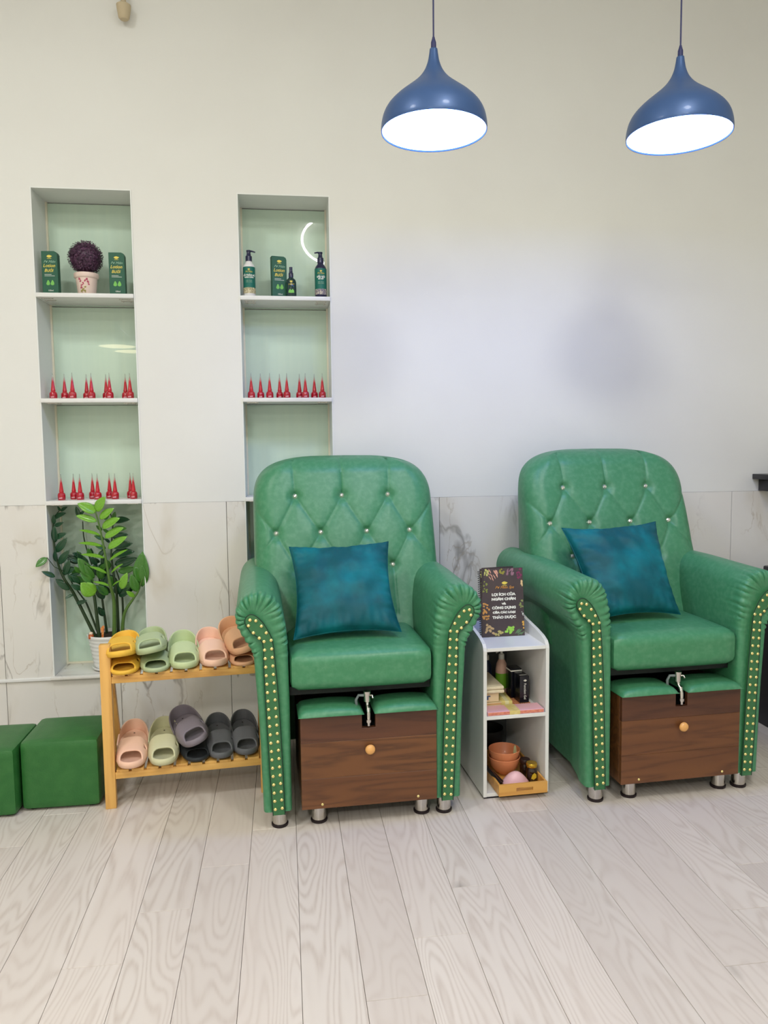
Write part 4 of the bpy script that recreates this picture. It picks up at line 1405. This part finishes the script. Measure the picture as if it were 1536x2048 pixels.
MB().box(BT, CDp - .008, .006, CW - BT, CDp, .590).build('back_panel', mat('grey_back_panel', (96, 100, 100), .5), cab, smooth=False)
MB().box(.003, .003, 0, CW - .003, CDp - .003, .006).build('plinth', m_black, cab, smooth=False)

# spiral bound menu standing open on the cabinet
m_cover = mat('dark_brown_print', (72, 62, 66), .45, noise=(14, (86, 72, 66), .6))
bk = thing('standing_booklet', 'dark brown spiral-bound booklet with white lettering standing on the white cabinet', 'booklet', (0.667, -0.584, .510), (radians(-7), 0, radians(1.5)))
MB().box(0, -.0006, .0, .155, .0006, .236).build('front_cover', m_cover, bk, smooth=False)
inner = MB().box(0, .0, 0, .150, .004, .233).build('pages', mat('page_edges', (204, 200, 196), .6), bk, smooth=False, loc=(0.001, .002, .001), rot=(0, 0, radians(4)))
MB().box(0, 0, 0, .146, .0012, .240).build('rear_cover', m_cover, bk, smooth=False, loc=(0.001, .005, 0), rot=(radians(3), 0, radians(24)))
sp_pts = []
for k in range(30 * 8 + 1):
    a = 2 * pi * k / 8
    sp_pts.append((-.0015 + .0050 * cos(a), .002 + .0050 * sin(a), .006 + .224 * k / 240))
MB().tube(sp_pts, .0009, 5).build('spiral_binding', mat('black_wire', (30, 26, 28), .3), bk)
f = -.0008
leafmark(bk, (.088, f, .184), .0105)
text('lettering', 'Pơ Miên Spa', .013, mat('orange_print', (214, 150, 60), .5), bk, (.087, f, .169), shear=.45, width=.068)
for s_, z_, sz, wd in (('LỢI ÍCH CỦA', .1445, .0118, .086), ('NGÂM CHÂN', .1285, .0118, .087), ('và', .1130, .0105, .016), ('CÔNG DỤNG', .0985, .0118, .086), ('CỦA CÁC LOẠI', .0825, .0092, .082), ('THẢO DƯỢC', .0655, .0118, .085)):
    text('lettering', s_, sz, m_whitep, bk, (.083, f, z_), bold=.0007, width=wd)
random.seed(21)
def scatter(nm, rgb, cx, cz, rx, rz, n, s, el=1.0, ang=None):
    b_ = MB()
    for _ in range(n):
        a = cx + random.uniform(-1, 1) * rx; c_ = cz + random.uniform(-1, 1) * rz
        th = random.uniform(0, pi) if ang is None else ang + random.uniform(-.3, .3)
        pts = []
        for (u, v) in blob(7, s * el, s, random, .3):
            xx = a + u * cos(th) - v * sin(th); zz = c_ + u * sin(th) + v * cos(th)
            pts.append((max(.001, min(.154, xx)), max(.001, min(.235, zz))))
        b_.prism(pts, f - random.uniform(.00005, .0003), f + .0002, 'XZ')
    b_.build(nm, mat(nm, rgb, .55), bk, smooth=False)
scatter('herb_print_pale_green', (186, 186, 110), .017, .220, .012, .014, 12, .0045)
scatter('herb_print_rose', (214, 160, 140), .050, .216, .020, .016, 14, .0016, 5, 1.9)
scatter('herb_print_olive', (150, 146, 60), .081, .226, .008, .009, 8, .0035)
scatter('herb_print_lilac', (150, 110, 126), .112, .222, .014, .012, 12, .0018, 4, 1.2)
scatter('herb_print_magenta', (130, 50, 90), .142, .214, .009, .018, 12, .0036)
scatter('herb_print_green', (130, 140, 66), .015, .170, .010, .022, 18, .003)
scatter('herb_print_orange', (206, 150, 80), .018, .092, .012, .032, 26, .0034)
scatter('herb_print_beige', (196, 166, 120), .028, .026, .016, .016, 14, .0045)
scatter('herb_print_straw', (186, 176, 110), .064, .012, .014, .008, 12, .0036)
scatter('herb_print_lime', (150, 206, 80), .100, .018, .014, .013, 16, .0046)
scatter('herb_print_dark_green', (96, 130, 90), .136, .012, .014, .008, 12, .0016, 5, .6)
scatter('herb_print_cream', (216, 186, 136), .151, .184, .002, .010, 6, .004)
scatter('herb_print_leaf', (140, 150, 90), .146, .110, .006, .012, 9, .003)
scatter('herb_print_white', (210, 214, 206), .150, .074, .004, .008, 7, .0018)
scatter('herb_print_yellow', (220, 170, 80), .152, .036, .002, .011, 8, .0038)

# things on the middle shelf
Z2 = .2805
def put(name, label, cat, x, y, z, rz=0, group=None):
    return thing(name, label, cat, onc(x, y, z), (0, 0, CRZ + radians(rz)), group)
t = put('gift_box', 'flat pink box with a gold band along the front of the middle cabinet shelf', 'box', .016, .004, Z2)
MB().box(0, 0, 0, .196, .062, .0125, .0008, 1).build('lid', mat('pink_card', (228, 176, 186), .5), t, smooth=False)
MB().box(.002, -.0006, .0015, .194, .0, .0110).build('front_edge', mat('rose_card', (206, 116, 100), .5, noise=(90, (240, 170, 130), .9, (1, 1, 3))), t, smooth=False)
MB().box(.076, -.0010, -.0, .112, .0625, .0131).build('band', mat('gold_paper', (216, 196, 120), .4, noise=(60, (236, 222, 170), .8)), t, smooth=False)
m_cream = mat('cream_card', (226, 204, 164), .6)
t = put('paper_stack', 'stack of cream papers on the left of the middle cabinet shelf', 'papers', .014, .072, Z2)
for k in range(6):
    MB().box(.001 * (k % 2), .001 * (k % 3), k * .0033, .072 + .001 * (k % 3), .15, k * .0033 + .0028).build('sheet', m_cream if k % 2 else mat('orange_paper', (222, 170, 110), .6), t, smooth=False)
t = put('logo_box', 'cream box with a blue T mark under the folded towel', 'box', .014, .080, Z2 + .0205)
MB().box(0, 0, 0, .066, .14, .030, .001, 1).build('carton', m_cream, t, smooth=False)
MB().prism([(.016, .022), (.036, .022), (.036, .018), (.029, .018), (.029, .008), (.023, .008), (.023, .018), (.016, .018)], -.0004, .0005, 'XZ').build('mark', mat('blue_print', (60, 84, 130), .5), t, smooth=False)
t = put('folded_towel', 'folded cream towel lying on the cream box in the cabinet', 'towel', .0135, .070, Z2 + .0515)
MB().box(0, 0, 0, .084, .17, .012, .005, 3).box(.001, .001, .0125, .083, .168, .0245, .005, 3).build('cloth', mat('cream_towel', (226, 214, 184), .9, bump=(120, .3)), t)
t = put('soap_block', 'pale yellow wrapped block beside the cream box in the cabinet', 'box', .086, .080, Z2, -4)
MB().box(0, 0, 0, .042, .12, .020, .002, 2).build('wrapper', mat('pale_yellow_wrap', (226, 208, 130), .35, bump=(60, .4)), t)
MB().box(.016, -.0006, -.0, .030, .1204, .0206, .001, 1).build('band', mat('pale_band', (236, 228, 180), .4), t)
t = put('woven_mat', 'orange woven mat under the black carton in the cabinet', 'mat', .130, .085, Z2, 0)
mt = MB()
for k in range(14):
    mt.tube([(.0, .004 + k * .010, .0015), (.070, .004 + k * .010, .0015)], .0014, 6)
for k in range(9):
    mt.tube([(.004 + k * .0078, .0, .0030), (.004 + k * .0078, .14, .0030)], .0012, 6)
o = mt.build('weave', mat('orange_straw', (214, 140, 90), .6), t)
o['kind'] = 'stuff'
m_blk = mat('black_carton', (14, 16, 26), .25, coat=.4)
t = put('gel_carton', 'black carton with white side lettering at the right of the middle cabinet shelf', 'box', .160, .094, Z2 + .0045, 3)
MB().box(0, 0, 0, .034, .050, .094, .0008, 1).build('carton', m_blk, t, smooth=False)
text('lettering', '♦ Function Gel', .012, m_whitep, t, (.019, -.0004, .048), rot=(pi / 2, pi / 2, 0), width=.07)
MB().box(.004, .012, .0938, .030, .0135, .0946).build('stripe', m_whitep, t, smooth=False)
t = put('small_black_carton', 'second black carton behind the lettered one in the cabinet', 'box', .148, .150, Z2 + .0045, 3)
MB().box(0, 0, 0, .040, .045, .104, .0008, 1).build('carton', m_blk, t, smooth=False)
MB().box(-.0003, -.0004, .094, .0403, .0454, .099).build('stripe', m_whitep, t, smooth=False)
def cab_bottle(x, y, body, label_m, label, h, r, capm):
    t = put('lotion_bottle', label, 'bottle', x, y, Z2)
    MB().lathe([(0, 0), (r - .002, 0), (r, .003), (r, h * .55), (r - .003, h * .68), (r * .5, h * .78), (r * .42, h * .8), (0, h * .8)], 28).build('body', body, t)
    MB().lathe([(r + .0004, h * .12), (r + .0006, h * .13), (r + .0006, h * .46), (r + .0004, h * .47)], 28).build('label_band', label_m, t)
    MB().lathe([(0, h * .79), (r * .5, h * .79), (r * .48, h * .9), (r * .25, h * .92), (r * .2, h), (0, h)], 20).build('cap', capm, t)
    return t
m_capw = mat('white_cap', (214, 214, 204), .35)
t = cab_bottle(.142, .235, mat('peach_bottle', (226, 184, 164), .3), mat('green_label', (110, 166, 40), .5), 'peach pump bottle with green label at the back of the middle cabinet shelf', .155, .021, m_capw)
MB().tube([(.002, 0, .152), (-.012, -.004, .153), (-.022, -.006, .147)], [.004, .003, .0025], 8).build('pump_spout', m_capw, t)
cab_bottle(.098, .275, mat('navy_bottle', (30, 40, 70), .3), mat('slate_label', (40, 60, 90), .5), 'navy bottle with pale cap at the back of the middle cabinet shelf', .140, .020, m_capw)
t = put('black_pouch', 'black pouch with grey zip at the back left of the middle cabinet shelf', 'pouch', .016, .260, Z2)
MB().box(0, 0, 0, .072, .10, .118, .018, 4).build('pouch', mat('black_cloth', (18, 20, 32), .7), t)
MB().tube([(.004, .01, .117), (.036, -.002, .121), (.070, .02, .112)], .0022, 8).build('zip', mat('grey_zip', (120, 124, 140), .5), t)

# bamboo tray with bowls on the bottom board
ZT = .0185
tray = put('bamboo_tray', 'bamboo tray with a slot handle sticking out of the cabinet bottom', 'tray', .044, -.030, ZT)
tw, td, th = .168, .30, .038
fr = MB()
fr.box(0, 0, 0, tw, .008, .012).box(0, 0, .024, tw, .008, th).box(0, 0, .012, .060, .008, .024).box(.118, 0, .012, tw, .008, .024)
fr.build('front_rail', m_bamboo, tray, smooth=False)
MB().box(0, td - .008, 0, tw, td, th, .001, 1).build('rear_rail', m_bamboo, tray, smooth=False)
for xx in (0, tw - .007):
    MB().box(xx, .008, 0, xx + .007, td - .008, th, .001, 1).build('side_rail', m_bamboo, tray, smooth=False)
MB().box(.007, .008, .001, tw - .007, td - .008, .006).build('base', m_bamboo, tray, smooth=False)
ZB = ZT + .0065
m_bowl = mat('peach_bowl', (224, 142, 98), .45, coat=.1)
def bowl(x, y, z, label):
    t = put('bowl', label, 'bowl', x, y, z, 0, 'peach bowls on the tray')
    t.scale = (1.07, 1.07, 1.1)
    o_ = MB().lathe([(0, 0), (.018, 0), (.0195, .003), (.032, .010), (.044, .026), (.0500, .048), (.0515, .056), (.0500, .057), (.0480, .050), (.042, .028), (.031, .014), (.018, .007), (0, .006)], 48).build('bowl_body', m_bowl, t, angle=60)
    return t
bowl(.117, .130, ZB, 'lower peach bowl of the stack of two on the bamboo tray')
t = bowl(.117, .130, ZB + .0265, 'upper peach bowl of the stack of two on the bamboo tray')
MB().sphere((-.002, -.004, .0075), .003, 10, 6, (1.4, 1, .5)).build('highlight_bead', mat('pale_bead', (240, 210, 150), .3), t)
# pink scalloped dish
t = put('soap_dish', 'pale pink scalloped dome lying at the front of the bamboo tray', 'dish', .122, .036, ZB + .004)
t.scale = (1.2, 1.15, 1.35)
t.rotation_euler = (radians(14), 0, CRZ)
def dome(u, v):
    a = 2 * pi * u
    r = .036 * v
    sc = 1 + .12 * v ** 4 * (abs(cos(a)) ** 8) + .02 * v ** 3 * cos(8 * a)
    return (r * sc * cos(a), r * .80 * sc * sin(a), .003 + .030 * (1 - v ** 2.2))
o = MB().grid(dome, 48, 12, closed_u=True).build('shell', mat('pale_pink_plastic', (232, 186, 196), .35), t)
solid(o, .002, -1)
def jar(x, y, lidm, body, label, s=1.0):
    t = put('jar', label, 'jar', x, y, ZB)
    t.scale = (1.08, 1.08, 1.1)
    MB().lathe([(0, 0), (.0165 * s, 0), (.0180 * s, .003), (.0180 * s, .036 * s), (.0155 * s, .042 * s), (.0155 * s, .045 * s), (0, .045 * s)], 28).build('glass_body', body, t)
    MB().lathe([(0, .0455 * s), (.0165 * s, .0455 * s), (.0172 * s, .047 * s), (.0172 * s, .056 * s), (.016 * s, .058 * s), (0, .058 * s)], 28).build('lid', lidm, t)
    return t
t = jar(.188, .052, mat('gold_lid', (206, 168, 60), .25, .8), mat('dark_brown_glass', (36, 22, 14), .15, coat=.6), 'small dark jar with gold lid at the right front of the bamboo tray')
MB().prism([(-.008, .014), (0, .010), (.009, .016), (.009, .026), (.003, .031), (-.004, .026)], -.0186, -.0172, 'XZ').build('label', mat('yellow_label', (206, 176, 50), .5), t, smooth=False)
jar(.180, .094, mat('brown_lid', (44, 24, 22), .4), MATS['dark_brown_glass'], 'dark brown jar behind the gold-lidded one on the tray', .95)
t = put('spatula', 'pale green tipped stick standing behind the bowls on the tray', 'spatula', .158, .135, ZB, 0)
MB().prism([(-.005, 0), (.005, 0), (.006, .07), (.004, .088), (0, .095), (-.004, .088), (-.006, .07)], -.0015, .0015, 'XZ', .0005).build('blade', mat('pale_green_plastic', (206, 210, 160), .4), t, smooth=False)
t = put('hair_comb', 'black curved comb along the left side of the bamboo tray', 'comb', .050, .0, ZB + .012, 4)
MB().tube([(.012, 0, .010), (.004, .05, .020), (-.002, .10, .030), (-.003, .15, .034)], [.006, .0075, .007, .005], 10).build('handle', mat('black_plastic', (16, 16, 22), .15, coat=.6), t)
MB().tube([(.024, .02, .008), (.014, .06, .016), (.008, .12, .020)], [.005, .0065, .005], 10).build('back_strip', MATS['black_plastic'], t)
t = put('black_basin', 'black round basin at the back of the cabinet bottom', 'basin', .113, .325, .0185)
MB().lathe([(0, 0), (.050, 0), (.060, .01), (.066, .09), (.064, .10), (.060, .095), (.054, .02), (0, .012)], 36).build('basin_body', mat('black_matt', (12, 12, 16), .5), t)

# ------------------------------------------------------------------ black desk and wall shelf at the right edge
desk = thing('black_desk', 'black cabinet at the right edge behind the right armchair', 'desk', (1.952, -.60, 0))
MB().box(0, 0, .0, .72, .585, .600, .004).build('carcass', m_black, desk)
MB().box(-.002, -.004, .600, .725, .587, .612, .003).build('top', mat('black_gloss', (20, 22, 34), .15), desk)
MB().box(-.004, .02, .545, -.0, .57, .575, .001).build('side_strip', mat('grey_metal_strip', (110, 120, 124), .35, .6), desk)
t = thing('black_case', 'flat black case lying on the black cabinet at the right edge', 'case', (2.010, -.36, .6125))
MB().box(0, 0, 0, .30, .22, .038, .006).build('case_body', m_black, t)
MB().box(.02, -.002, .014, .28, 0, .018).build('seam', mat('grey_seam', (70, 74, 84), .4), t)
t = thing('wall_shelf', 'black wall shelf jutting in at the right edge above the tiles', 'shelf', (2.040, -.28, 1.012))
MB().box(0, 0, 0, .50, .278, .022, .002).build('board', m_black, t)
MB().box(.030, .012, -.052, .47, .278, -.0005, .002).build('box_below', m_black, t)
